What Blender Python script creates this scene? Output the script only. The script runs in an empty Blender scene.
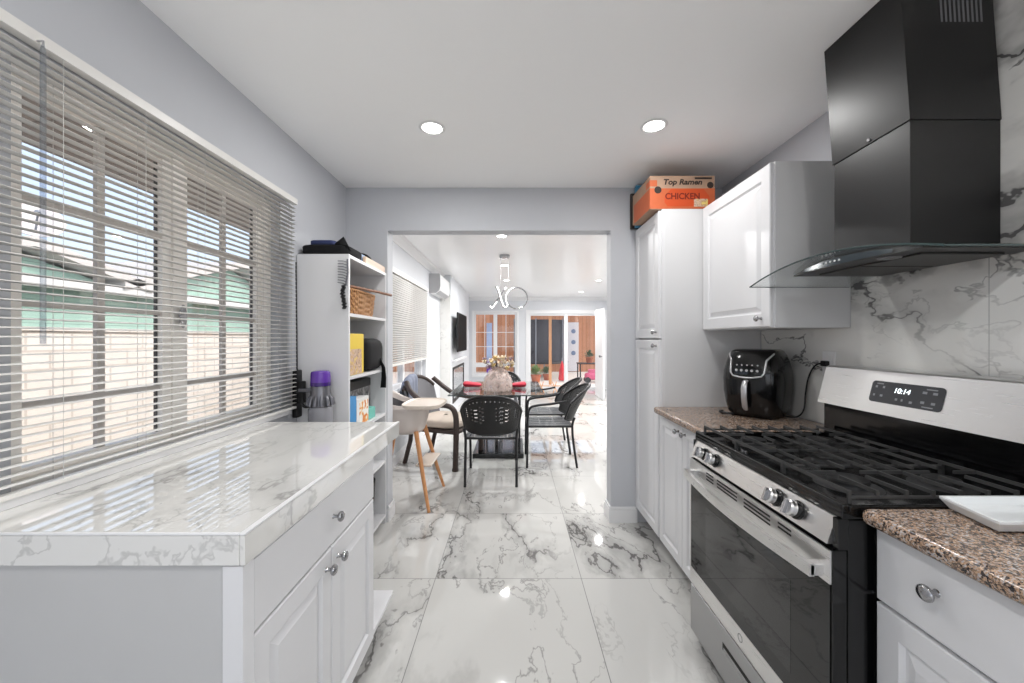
import bpy, bmesh, math, random
from mathutils import Vector, Matrix
random.seed(7)
R = math.radians
S = bpy.context.scene
COL = S.collection
PI = math.pi

# ------------------------------------------------------------------ camera
FPX, CH = 385.0, 1.33                      # focal length in pixels of a 1024 wide frame, lens height
cam_d = bpy.data.cameras.new('camera'); cam = bpy.data.objects.new('camera', cam_d); COL.objects.link(cam)
cam.location = (0, 0, CH); cam.rotation_euler = (R(90), 0, 0)
cam_d.sensor_width = 36; cam_d.lens = FPX / 1024 * 36
cam_d.shift_x = -1.0 / 1024; cam_d.shift_y = -2.5 / 1024
cam_d.clip_start = 0.02; cam_d.clip_end = 200
S.camera = cam
# ------------------------------------------------------------------ view, world, sun
S.view_settings.view_transform = 'Standard'; S.view_settings.look = 'None'
S.view_settings.gamma = 1.0; S.view_settings.use_curve_mapping = False
S.view_settings.exposure = 0.48
W = bpy.data.worlds.new('world'); S.world = W; W.use_nodes = True
wn = W.node_tree.nodes; wl = W.node_tree.links; wn.clear()
sky = wn.new('ShaderNodeTexSky'); sky.sky_type = 'NISHITA'; sky.sun_disc = False
sky.sun_elevation = R(42); sky.sun_rotation = R(75); sky.air_density = 0.7; sky.dust_density = 5.0; sky.ozone_density = 1.5
wb = wn.new('ShaderNodeBackground'); wb.inputs['Strength'].default_value = 0.39
wo = wn.new('ShaderNodeOutputWorld')
hz = wn.new('ShaderNodeMix'); hz.data_type = 'RGBA'; hz.inputs[0].default_value = .55; hz.inputs[7].default_value = (1.95, 2.15, 2.4, 1)   # thin bright haze over the blue
wl.new(sky.outputs[0], hz.inputs[6]); wl.new(hz.outputs[2], wb.inputs[0]); wl.new(wb.outputs[0], wo.inputs[0])
sun_d = bpy.data.lights.new('sun', 'SUN'); sun_d.energy = .98; sun_d.angle = R(0.6); sun_d.color = (1, .97, .93)
sun = bpy.data.objects.new('sun', sun_d); COL.objects.link(sun)
sun.rotation_euler = Vector((-.70, .28, -.66)).to_track_quat('-Z', 'Y').to_euler()   # light travels towards -X, a little +Y, down
S.cycles.max_bounces = 10; S.cycles.diffuse_bounces = 5; S.cycles.glossy_bounces = 5
S.cycles.transparent_max_bounces = 24; S.cycles.transmission_bounces = 8
S.cycles.use_denoising = True
S.cycles.sample_clamp_indirect = 6.0
S.cycles.caustics_reflective = False; S.cycles.caustics_refractive = False
P_KITCHEN, P_LIVING = 5.6, 18.5           # watts of one downlight

fill_rear_d = bpy.data.lights.new('fill_light_rear', 'AREA'); fill_rear_d.shape = 'RECTANGLE'; fill_rear_d.size = 2.2; fill_rear_d.size_y = 1.65; fill_rear_d.energy = 8.0; fill_rear_d.color = (1, .995, .985)
fill_rear = bpy.data.objects.new('fill_light_rear', fill_rear_d); COL.objects.link(fill_rear); fill_rear.location = (.15, -2.62, 1.325); fill_rear.rotation_euler = (R(90), 0, 0)   # added fill lamp behind the camera, brightens the kitchen from the rear

fill_side_d = bpy.data.lights.new('fill_light_side', 'AREA'); fill_side_d.shape = 'RECTANGLE'; fill_side_d.size = 1.5; fill_side_d.size_y = 1.15; fill_side_d.energy = 18.5; fill_side_d.color = (1, .995, .985)
fill_side = bpy.data.objects.new('fill_light_side', fill_side_d); COL.objects.link(fill_side); fill_side.location = (1.66, -1.45, 1.525); fill_side.rotation_euler = (R(90), 0, R(90))   # second added fill lamp, out of view, brightens the left side

# ------------------------------------------------------------------ node helper and materials
def lin(c):
    return tuple((x / 12.92 if x <= .04045 else ((x + .055) / 1.055) ** 2.4) for x in [v / 255 for v in c])
class NT:
    def __init__(s, name):
        s.m = bpy.data.materials.new(name); s.m.use_nodes = True
        s.t = s.m.node_tree; s.t.nodes.clear()
        s.out = s.t.nodes.new('ShaderNodeOutputMaterial')
    def n(s, typ, **kw):
        x = s.t.nodes.new(typ)
        for k, v in kw.items(): setattr(x, k, v)
        return x
    def set(s, sock, v):
        if isinstance(v, bpy.types.NodeSocket): s.t.links.new(v, sock)
        elif isinstance(v, tuple) and len(v) == 3 and sock.type == 'RGBA': sock.default_value = (*v, 1)
        else: sock.default_value = v
    def math(s, op, a, b=0.0, c=None, clamp=False):
        x = s.n('ShaderNodeMath', operation=op, use_clamp=clamp)
        s.set(x.inputs[0], a); s.set(x.inputs[1], b)
        if c is not None: s.set(x.inputs[2], c)
        return x.outputs[0]
    def vmath(s, op, a, b):
        x = s.n('ShaderNodeVectorMath', operation=op); s.set(x.inputs[0], a); s.set(x.inputs[1], b); return x.outputs[0]
    def pos(s): return s.n('ShaderNodeNewGeometry').outputs['Position']
    def obj(s): return s.n('ShaderNodeTexCoord').outputs['Object']
    def sep(s, v):
        x = s.n('ShaderNodeSeparateXYZ'); s.set(x.inputs[0], v); return x.outputs
    def comb(s, x, y, z):
        c = s.n('ShaderNodeCombineXYZ')
        for i, v in enumerate((x, y, z)): s.set(c.inputs[i], v)
        return c.outputs[0]
    def noise(s, v, scale, detail=4, rough=.5, dist=0.0):
        x = s.n('ShaderNodeTexNoise'); s.set(x.inputs['Vector'], v); s.set(x.inputs['Scale'], scale)
        s.set(x.inputs['Detail'], detail); s.set(x.inputs['Roughness'], rough); s.set(x.inputs['Distortion'], dist)
        return x.outputs
    def vor(s, v, scale, feature='F1'):
        x = s.n('ShaderNodeTexVoronoi', feature=feature); s.set(x.inputs['Vector'], v); s.set(x.inputs['Scale'], scale); return x.outputs
    def white(s, v):
        x = s.n('ShaderNodeTexWhiteNoise'); s.set(x.inputs['Vector'], v); return x.outputs
    def smooth(s, v, a, b, lo=0.0, hi=1.0):
        x = s.n('ShaderNodeMapRange', interpolation_type='SMOOTHSTEP')
        for i, q in enumerate((v, a, b, lo, hi)): s.set(x.inputs[i], q)
        return x.outputs[0]
    def ramp(s, f, stops, const=False):
        x = s.n('ShaderNodeValToRGB'); cr = x.color_ramp
        if const: cr.interpolation = 'CONSTANT'
        while len(cr.elements) < len(stops): cr.elements.new(.5)
        for e, (p, c) in zip(cr.elements, stops): e.position = p; e.color = (*c, 1)
        s.set(x.inputs[0], f); return x.outputs[0]
    def mix(s, f, a, b, mode='MIX'):
        x = s.n('ShaderNodeMix', data_type='RGBA', blend_type=mode)
        s.set(x.inputs[0], f); s.set(x.inputs[6], a); s.set(x.inputs[7], b); return x.outputs[2]
    def bump(s, h, strength=.2, dist=.002):
        x = s.n('ShaderNodeBump'); s.set(x.inputs['Height'], h); x.inputs['Strength'].default_value = strength; x.inputs['Distance'].default_value = dist
        return x.outputs[0]
    def pbr(s, color, rough=.5, metal=0.0, spec=.5, coat=0.0, normal=None, emit=None, estr=0.0, trans=0.0, sheen=0.0, ior=1.5):
        b = s.n('ShaderNodeBsdfPrincipled'); b.inputs['IOR'].default_value = ior
        s.set(b.inputs['Base Color'], color); s.set(b.inputs['Roughness'], rough); s.set(b.inputs['Metallic'], metal)
        s.set(b.inputs['Specular IOR Level'], spec); s.set(b.inputs['Coat Weight'], coat); s.set(b.inputs['Transmission Weight'], trans)
        s.set(b.inputs['Sheen Weight'], sheen)
        if normal is not None: s.set(b.inputs['Normal'], normal)
        if emit is not None: s.set(b.inputs['Emission Color'], emit); s.set(b.inputs['Emission Strength'], estr)
        s.t.links.new(b.outputs[0], s.out.inputs[0]); return s.m

def plain(name, rgb, rough=.5, metal=0.0, spec=.5, coat=0.0, var=.04, vs=9.0, bump=0.0, bs=300.0, emit=0.0, sheen=0.0):
    """one colour with a faint uneven tone, as paint, plastic and cloth have"""
    t = NT(name); c = lin(rgb); p = t.obj()
    f = t.noise(p, vs, 3)[0]
    col = t.mix(f, tuple(x * (1 - var) for x in c), tuple(min(1, x * (1 + var)) for x in c))
    nrm = t.bump(t.noise(p, bs, 2)[0], bump, .001) if bump else None
    return t.pbr(col, rough, metal, spec, coat, nrm, c if emit else None, emit, sheen=sheen)

def veins(t, p, amount=1.0, sc=1.0, tone=1.0, dark=(128, 126, 124)):
    """grey marble veining: returns a colour"""
    mp = t.n('ShaderNodeMapping'); t.set(mp.inputs[0], p); mp.inputs['Rotation'].default_value = (.55, .35, .7); mp.inputs['Scale'].default_value = (1.3, .68, 1.1)
    p0 = p; p = mp.outputs[0]
    warp = t.noise(p, 1.5 * sc, 6, .58)[1]
    q = t.vmath('ADD', p, t.vmath('MULTIPLY', t.vmath('SUBTRACT', warp, (.5, .5, .5)), (.62 / sc, .62 / sc, .62 / sc)))
    n1 = t.math('ABSOLUTE', t.math('SUBTRACT', t.noise(q, 1.0 * sc, 5, .56)[0], .5))
    n2 = t.math('ABSOLUTE', t.math('SUBTRACT', t.noise(t.vmath('ADD', q, (7.3, 2.1, 4.4)), 2.3 * sc, 5, .6)[0], .5))
    mask = t.smooth(t.noise(t.vmath('ADD', p0, (3.1, 9.7, 1.3)), 1.5 * sc, 2)[0], .37, .59)
    v1 = t.math('MULTIPLY', t.smooth(n1, .0, .012, 1, 0), t.math('ADD', t.math('MULTIPLY', mask, .8), .12))
    v1b = t.math('MULTIPLY', t.smooth(n1, .0, .06, 1, 0), t.math('MULTIPLY', mask, .34))
    v2 = t.math('MULTIPLY', t.smooth(n2, .0, .015, 1, 0), t.math('MULTIPLY', mask, .5))
    v = t.math('MULTIPLY', t.math('MAXIMUM', t.math('MAXIMUM', v1, v1b), v2), amount, clamp=True)
    cloud = t.noise(p0, .9 * sc, 3)[0]
    base = t.mix(cloud, tuple(v * tone for v in lin((221, 220, 216))), tuple(v * tone for v in lin((233, 232, 229))))
    return t.mix(v, base, lin(dark))

def floor_tiles():
    t = NT('polished marble tile floor'); p = t.pos(); x, y, z = t.sep(p)
    u = t.math('DIVIDE', t.math('ADD', x, .4306), .81); v = t.math('DIVIDE', t.math('SUBTRACT', y, 2.137), .797)
    fu, fv = t.math('FRACT', u), t.math('FRACT', v)
    du = t.math('MULTIPLY', t.math('MINIMUM', fu, t.math('SUBTRACT', 1.0, fu)), .81)
    dv = t.math('MULTIPLY', t.math('MINIMUM', fv, t.math('SUBTRACT', 1.0, fv)), .797)
    g = t.smooth(t.math('MINIMUM', du, dv), .0014, .0024, 1, 0)
    ids = t.white(t.comb(t.math('FLOOR', u), t.math('FLOOR', v), 0.0))[1]
    q = t.vmath('ADD', p, t.vmath('MULTIPLY', ids, (40., 40., 40.)))
    col = t.mix(g, veins(t, q, 1.15, .85, .76, (106, 104, 103)), lin((120, 120, 118)))
    return t.pbr(col, t.math('ADD', .035, t.math('MULTIPLY', g, .4)), 0, .62)
def marble(name, amount=1.0, sc=1.0, rough=.04, joint=None, ior=1.6, tone=1.0, dark=(128, 126, 124)):
    t = NT(name); p = t.pos(); col = veins(t, t.vmath('ADD', p, (12.7, 3.3, 5.9)), amount, sc, tone, dark)
    if joint:                                            # (axis, spacing, offset) thin joints
        xs = t.sep(p); d = None
        for ax, sp, of in joint:
            f = t.math('FRACT', t.math('DIVIDE', t.math('SUBTRACT', xs[ax], of), sp))
            e = t.math('MULTIPLY', t.math('MINIMUM', f, t.math('SUBTRACT', 1.0, f)), sp)
            d = e if d is None else t.math('MINIMUM', d, e)
        col = t.mix(t.smooth(d, .0009, .0018, 1, 0), col, lin((170, 170, 168)))
    return t.pbr(col, rough, 0, .5, ior=ior)
def granite():
    t = NT('speckled brown granite'); p = t.pos()
    a = t.vor(p, 210)[1]; s_ = t.sep(a)[0]
    q = t.vmath('ADD', p, t.vmath('MULTIPLY', t.vmath('SUBTRACT', t.noise(p, 60, 3)[1], (.5, .5, .5)), (.02, .02, .02)))
    b = t.sep(t.vor(q, 300)[1])[1]; big = t.noise(p, 34, 4)[0]
    f = t.math('ADD', t.math('MULTIPLY', s_, .45), t.math('ADD', t.math('MULTIPLY', b, .35), t.math('MULTIPLY', big, .35)))
    col = t.ramp(f, [(.0, lin((22, 22, 25))), (.36, lin((46, 44, 46))), (.46, lin((96, 86, 80))), (.56, lin((146, 118, 96))), (.68, lin((190, 158, 130))), (.8, lin((150, 150, 154))), (.92, lin((198, 194, 190)))])
    return t.pbr(col, .16, 0, .5)
def steel(name, c=(190, 190, 190), rough=.3, axis=1):
    t = NT(name); p = t.pos(); sc = [420., 420., 420.]; sc[axis] = 6.
    n = t.noise(t.vmath('MULTIPLY', p, tuple(sc)), 1., 2)[0]
    col = t.mix(n, tuple(x * .985 for x in lin(c)), lin(c))
    return t.pbr(col, t.math('ADD', rough, t.math('MULTIPLY', n, .012)), 1.0)
def pane(name, tint=(1, 1, 1), ior=1.5, extra=0.0):
    """a thin sheet of clear glass: light goes straight through, the surface mirrors by angle"""
    t = NT(name); fr = t.n('ShaderNodeFresnel'); bf = t.n('ShaderNodeNewGeometry').outputs['Backfacing']
    t.set(fr.inputs[0], t.math('ADD', ior, t.math('MULTIPLY', bf, 1 / ior - ior)))
    tr = t.n('ShaderNodeBsdfTransparent'); t.set(tr.inputs[0], tint)
    gl = t.n('ShaderNodeBsdfGlossy'); gl.inputs['Roughness'].default_value = .01
    mx = t.n('ShaderNodeMixShader'); t.set(mx.inputs[0], t.math('ADD', fr.outputs[0], extra))
    t.t.links.new(tr.outputs[0], mx.inputs[1]); t.t.links.new(gl.outputs[0], mx.inputs[2]); t.t.links.new(mx.outputs[0], t.out.inputs[0])
    return t.m
def wood(name, a, b, scale=3.0, axis=2, rough=.45):
    t = NT(name); p = t.obj(); sc = [scale * 9] * 3; sc[axis] = scale
    n = t.noise(t.vmath('MULTIPLY', p, tuple(sc)), 1.6, 5, .6, .6)[0]
    return t.pbr(t.ramp(n, [(.3, lin(a)), (.7, lin(b))]), rough)
def weave(name, a, b, sc=110.0, rough=.7):
    t = NT(name); p = t.obj()
    w = t.n('ShaderNodeTexWave', wave_type='BANDS', bands_direction='DIAGONAL'); t.set(w.inputs['Vector'], p); w.inputs['Scale'].default_value = sc; w.inputs['Distortion'].default_value = 2
    return t.pbr(t.mix(w.outputs[1], lin(a), lin(b)), rough, normal=t.bump(w.outputs[1], .4, .003))
def blocks(name, a, b, g, bw, bh, planes='yz', mortar=.012):
    t = NT(name); xs = t.sep(t.pos()); br = t.n('ShaderNodeTexBrick')
    t.set(br.inputs['Vector'], t.comb(xs['xyz'.index(planes[0])], xs['xyz'.index(planes[1])], 0.0))
    t.set(br.inputs['Color1'], lin(a)); t.set(br.inputs['Color2'], lin(b)); t.set(br.inputs['Mortar'], lin(g))
    br.inputs['Scale'].default_value = 1; br.inputs['Brick Width'].default_value = bw; br.inputs['Row Height'].default_value = bh; br.inputs['Mortar Size'].default_value = mortar
    return t.pbr(br.outputs[0], .85)
def boards(name, a, b, width, axis, rough=.7, gap=.03):
    """planks side by side along an axis"""
    t = NT(name); p = t.pos(); x = t.sep(p)[axis]; u = t.math('DIVIDE', x, width)
    r_ = t.white(t.comb(t.math('FLOOR', u), 0., 0.))[0]; f = t.math('FRACT', u)
    e = t.smooth(t.math('MINIMUM', f, t.math('SUBTRACT', 1.0, f)), gap * .5, gap, 1, 0)
    n = t.noise(p, 5, 4)[0]
    col = t.mix(t.math('ADD', t.math('MULTIPLY', r_, .6), t.math('MULTIPLY', n, .4)), lin(a), lin(b))
    return t.pbr(t.mix(t.math('MULTIPLY', e, .6), col, tuple(v * .35 for v in lin(a))), rough)
def picture_print(name, stops, sc=14.0):
    t = NT(name); n = t.noise(t.obj(), sc, 3, .5, 1.2)[0]
    return t.pbr(t.ramp(n, stops), .4)

M = {}
M['wall'] = plain('light grey wall paint', (193, 195, 200), .6, var=.015, bump=.06, bs=500)
M['wall2'] = plain('pale grey wall paint', (214, 216, 220), .6, var=.015, bump=.06, bs=500)
M['ceil'] = plain('off white ceiling paint', (251, 251, 251), .7, var=.01, bump=.05, bs=400)
M['ceil2'] = plain('glossy white ceiling paint', (249, 249, 249), .25, var=.01)
M['trim'] = plain('white trim paint', (230, 230, 231), .35, var=.01)
M['casing'] = plain('light grey casing paint', (196, 198, 203), .5, var=.015)
M['cab'] = plain('white satin cabinet lacquer', (220, 220, 222), .33, var=.012)
M['greycab'] = plain('light grey cabinet end panel', (190, 190, 190), .4, var=.03)
M['cabside'] = plain('white cabinet side laminate', (216, 216, 217), .4, var=.012)
M['floor'] = floor_tiles()
M['marble'] = marble('polished marble tile counter', .7, 1.0, .015, ior=2.7, tone=1.0)
M['splash'] = marble('polished marble slab backsplash', 1.7, 1.0, .03, [(1, 1.2, 1.218)], dark=(96, 95, 95))
M['mantel'] = marble('grey marble cladding', 1.0, 1.3, .08)
M['granite'] = granite()
M['steel'] = steel('brushed stainless steel', (226, 225, 224), .27, 1)
M['steelv'] = steel('satin steel', (175, 175, 176), .35, 2)
M['chrome'] = plain('polished nickel', (168, 168, 170), .16, 1.0, var=.02)
M['enamel'] = plain('black enamel', (9, 9, 10), .12, spec=.5, var=.1)
M['burner'] = plain('dull dark burner metal', (52, 52, 53), .5, .3, var=.1)
M['iron'] = plain('worn black cast iron', (52, 52, 52), .42, spec=.6, var=.15, bump=.15, bs=500)
M['hoodblack'] = plain('black painted sheet metal', (9, 9, 10), .36, spec=.5, var=.1, bump=.05, bs=700)
M['ovenglass'] = plain('dark oven glass', (10, 10, 11), .03, spec=.5, var=.05)
M['ovenwindow'] = plain('dark grey oven window glass', (30, 30, 31), .03, spec=.62, var=.05)
M['blackplastic'] = plain('black glossy plastic', (13, 13, 14), .14, spec=.5, var=.1)
M['blackmatt'] = plain('matt black plastic', (20, 20, 21), .5, var=.1)
M['greyplastic'] = plain('mid grey plastic', (105, 106, 110), .35, var=.05)
M['silver'] = plain('silver plastic', (190, 190, 192), .25, .6, var=.03)
M['fascia_hood'] = plain('blue grey glossy fascia', (62, 70, 76), .2, var=.05)
M['filter'] = plain('dark grey filter mesh', (58, 57, 56), .45, .4, var=.15, vs=200)
M['slot'] = plain('black recess', (6, 6, 6), .6, var=.1)
M['pane'] = pane('clear window glass')
M['hoodglass'] = pane('clear tempered hood glass', (.94, .955, .955), 1.5)
M['tableglass'] = pane('pale green table glass', (.965, .985, .98), 1.5, .03)
M['glassedge'] = plain('dark glass edge', (60, 76, 76), .1, var=.05)
M['vaseglass'] = pane('pink tinted glass', (1, .97, .955), 1.4, .12)
def frosted(name, rgb, f):
    t = NT(name); tr = t.n('ShaderNodeBsdfTransparent'); df = t.n('ShaderNodeBsdfPrincipled'); t.set(df.inputs['Base Color'], lin(rgb)); df.inputs['Roughness'].default_value = .12
    mx = t.n('ShaderNodeMixShader'); w = t.noise(t.obj(), 26, 2)[0]; t.set(mx.inputs[0], t.math('ADD', f - .15, t.math('MULTIPLY', w, .3)))
    t.t.links.new(tr.outputs[0], mx.inputs[1]); t.t.links.new(df.outputs[0], mx.inputs[2]); t.t.links.new(mx.outputs[0], t.out.inputs[0]); return t.m
M['vaseglass'] = frosted('pale pink pressed glass', (240, 222, 214), .34)
M['vinyl'] = plain('almond vinyl window frame', (248, 244, 238), .4, var=.02)
M['muntin'] = plain('taupe window grille', (192, 186, 180), .45, var=.02)
M['blind'] = plain('white enamelled slat', (226, 224, 220), .35, var=.01)
M['wand'] = pane('clear acrylic wand', (.78, .81, .85), 1.5, .12)
M['cordw'] = plain('white cord', (205, 204, 200), .7)
M['lamp'] = plain('lit lamp lens', (255, 252, 246), .5, emit=9.0)
M['led'] = plain('lit white light strip', (255, 255, 255), .5, emit=2.2)
M['digit'] = plain('lit white digits', (235, 245, 250), .5, emit=1.6)
M['displaymark'] = plain('pale grey panel marks', (128, 130, 134), .5)
M['panelglass'] = plain('charcoal display glass', (52, 53, 57), .2, var=.05)
M['kraft'] = plain('brown kraft cardboard', (168, 138, 116), .75, var=.12, vs=20)
M['orange'] = plain('orange printed cardboard', (190, 94, 54), .55, var=.1, vs=18)
M['redorange'] = plain('red orange print', (196, 76, 32), .5, var=.05)
M['ink'] = plain('dark ink', (48, 36, 30), .6)
M['inkred'] = plain('dark red ink', (120, 34, 14), .6)
M['blue'] = plain('mid blue card', (70, 140, 178), .4, var=.1)
M['skyblue'] = plain('pale blue card', (166, 188, 222), .5, var=.1)
M['navy'] = plain('navy blue cloth', (44, 54, 96), .8, var=.15, bump=.2)
M['blackcloth'] = plain('black nylon cloth', (14, 14, 17), .8, var=.2, bump=.3, bs=160, spec=.3)
M['brownboard'] = plain('dark brown board', (58, 50, 44), .6, var=.1)
M['yellowprint'] = picture_print('yellow packet with food picture', [(.34, lin((150, 112, 92))), (.48, lin((214, 188, 166))), (.56, lin((190, 150, 110))), (.68, lin((232, 208, 120)))], 30)
M['yellow'] = plain('yellow card', (226, 196, 60), .5, var=.05)
M['pictureblue'] = plain('bright blue carton', (64, 142, 200), .45, var=.15, vs=30)
M['oranges'] = picture_print('white carton with orange fruit print', [(.36, lin((206, 84, 40))), (.47, lin((236, 178, 90))), (.53, lin((240, 238, 232))), (.8, lin((244, 244, 240)))], 20)
M['bluegrey'] = plain('grey blue carton', (122, 142, 172), .5, var=.1)
M['teal'] = plain('teal packet', (110, 190, 176), .5, var=.1)
M['greybox'] = picture_print('grey and black printed box', [(.35, lin((30, 30, 32))), (.5, lin((120, 118, 118))), (.7, lin((160, 158, 156)))], 18)
M['basket'] = weave('woven honey wicker', (104, 62, 32), (206, 152, 94), 26)
M['darkwood'] = wood('brown wood stick', (110, 72, 50), (150, 104, 74), 5, 0)
M['paleboard'] = wood('pale wood board', (214, 184, 158), (232, 206, 182), 4, 1)
M['purple'] = plain('purple translucent plastic', (98, 58, 160), .18, var=.08)
M['violet'] = plain('deep violet plastic', (58, 30, 110), .2, var=.08)
M['vacgrey'] = plain('gunmetal plastic', (112, 112, 118), .25, .5, var=.05)
M['vacbin'] = plain('smoky grey clear bin', (142, 142, 148), .12, var=.1, coat=.5)
M['red'] = plain('red plastic', (170, 30, 34), .4)
M['rattan'] = weave('black resin wicker', (9, 9, 10), (26, 26, 28), 150, .5)
M['seatgrey'] = weave('grey resin strap seat', (52, 53, 56), (86, 88, 92), 150, .4)
M['charmetal'] = plain('charcoal powder coated steel', (27, 27, 29), .4, .2, var=.1)
M['brownwicker'] = weave('dark brown wicker', (34, 26, 24), (78, 62, 56), 120, .55)
M['greywicker'] = weave('grey wicker', (78, 78, 82), (140, 140, 144), 90, .6)
M['cushion'] = plain('beige cushion cloth', (206, 190, 176), .85, var=.06, bump=.3, bs=260, sheen=.2)
M['throw'] = plain('grey blue knitted throw', (132, 138, 154), .9, var=.2, vs=26, bump=.4, bs=160)
M['paperwhite'] = plain('white cloth', (226, 224, 222), .8, var=.05)
M['hcshell'] = plain('warm white moulded plastic', (206, 196, 190), .35, var=.02)
M['hctray'] = plain('cream plastic tray', (212, 200, 188), .3, var=.02)
M['hcpad'] = plain('dark grey seat padding', (84, 82, 86), .8, var=.1, bump=.2)
M['beech'] = wood('honey beech wood', (186, 124, 76), (214, 156, 104), 4, 2, .35)
M['napkin'] = plain('crimson cloth', (176, 26, 52), .7, var=.12, vs=30, bump=.2)
M['petal'] = plain('cream dried petals', (230, 214, 190), .8, var=.2, vs=50)
M['petal2'] = plain('mauve dried petals', (168, 146, 158), .8, var=.2, vs=50)
M['petal3'] = plain('golden dried petals', (212, 188, 138), .8, var=.2, vs=50)
M['stem'] = plain('brown dry stem', (96, 62, 50), .8)
M['screen'] = plain('black television screen', (3, 3, 4), .5, spec=.05)
M['acwhite'] = plain('white appliance plastic', (232, 232, 232), .3, var=.01)
M['acside'] = plain('grey appliance side', (176, 176, 178), .4, var=.02)
M['whiteplate'] = plain('white glazed ceramic', (226, 230, 232), .08, var=.01)
M['plaster'] = blocks('cream painted block wall', (212, 208, 200), (207, 202, 193), (184, 178, 168), .42, .2, 'yz')
M['siding'] = boards('mint green siding', (146, 178, 167), (154, 186, 175), .2, 2, .7, .04)
M['roofing'] = plain('pale grey roofing felt', (188, 186, 184), .9, var=.1, vs=3)
M['fascia'] = plain('white fascia board', (200, 202, 202), .6)
M['soffit'] = boards('taupe painted soffit', (150, 142, 136), (158, 150, 143), .14, 1, .8, .04)
M['dirt'] = plain('dry brown earth', (190, 174, 156), .95, var=.2, vs=6)
M['concrete'] = plain('pale concrete paving', (214, 208, 200), .9, var=.06, vs=4)
M['dish'] = plain('pale grey dish enamel', (206, 202, 202), .5, var=.03)
M['galv'] = plain('dull galvanised steel', (142, 148, 156), .45, .5, var=.05)
M['bark'] = plain('grey brown bark', (120, 108, 98), .9, var=.2, vs=20)
M['planks'] = boards('orange brown fence boards', (170, 112, 76), (214, 156, 118), .16, 0, .8, .05)
M['beamwood'] = wood('orange brown timber', (186, 128, 84), (220, 168, 122), 2.5, 2, .7)
M['net'] = plain('charcoal netting', (58, 60, 68), .8, var=.4, vs=7)
M['trampad'] = plain('black trampoline mat', (34, 36, 40), .7)
M['leaf'] = plain('green leaf', (120, 146, 84), .7, var=.3, vs=30)
M['leafdark'] = plain('dark green leaf', (72, 98, 62), .7, var=.3, vs=30)
M['pink'] = plain('pink plastic', (206, 92, 128), .5, var=.1)
M['umbred'] = plain('red canvas', (206, 44, 58), .8, var=.1)
M['pebble'] = plain('terracotta clay', (172, 96, 66), .8, var=.1)

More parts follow.
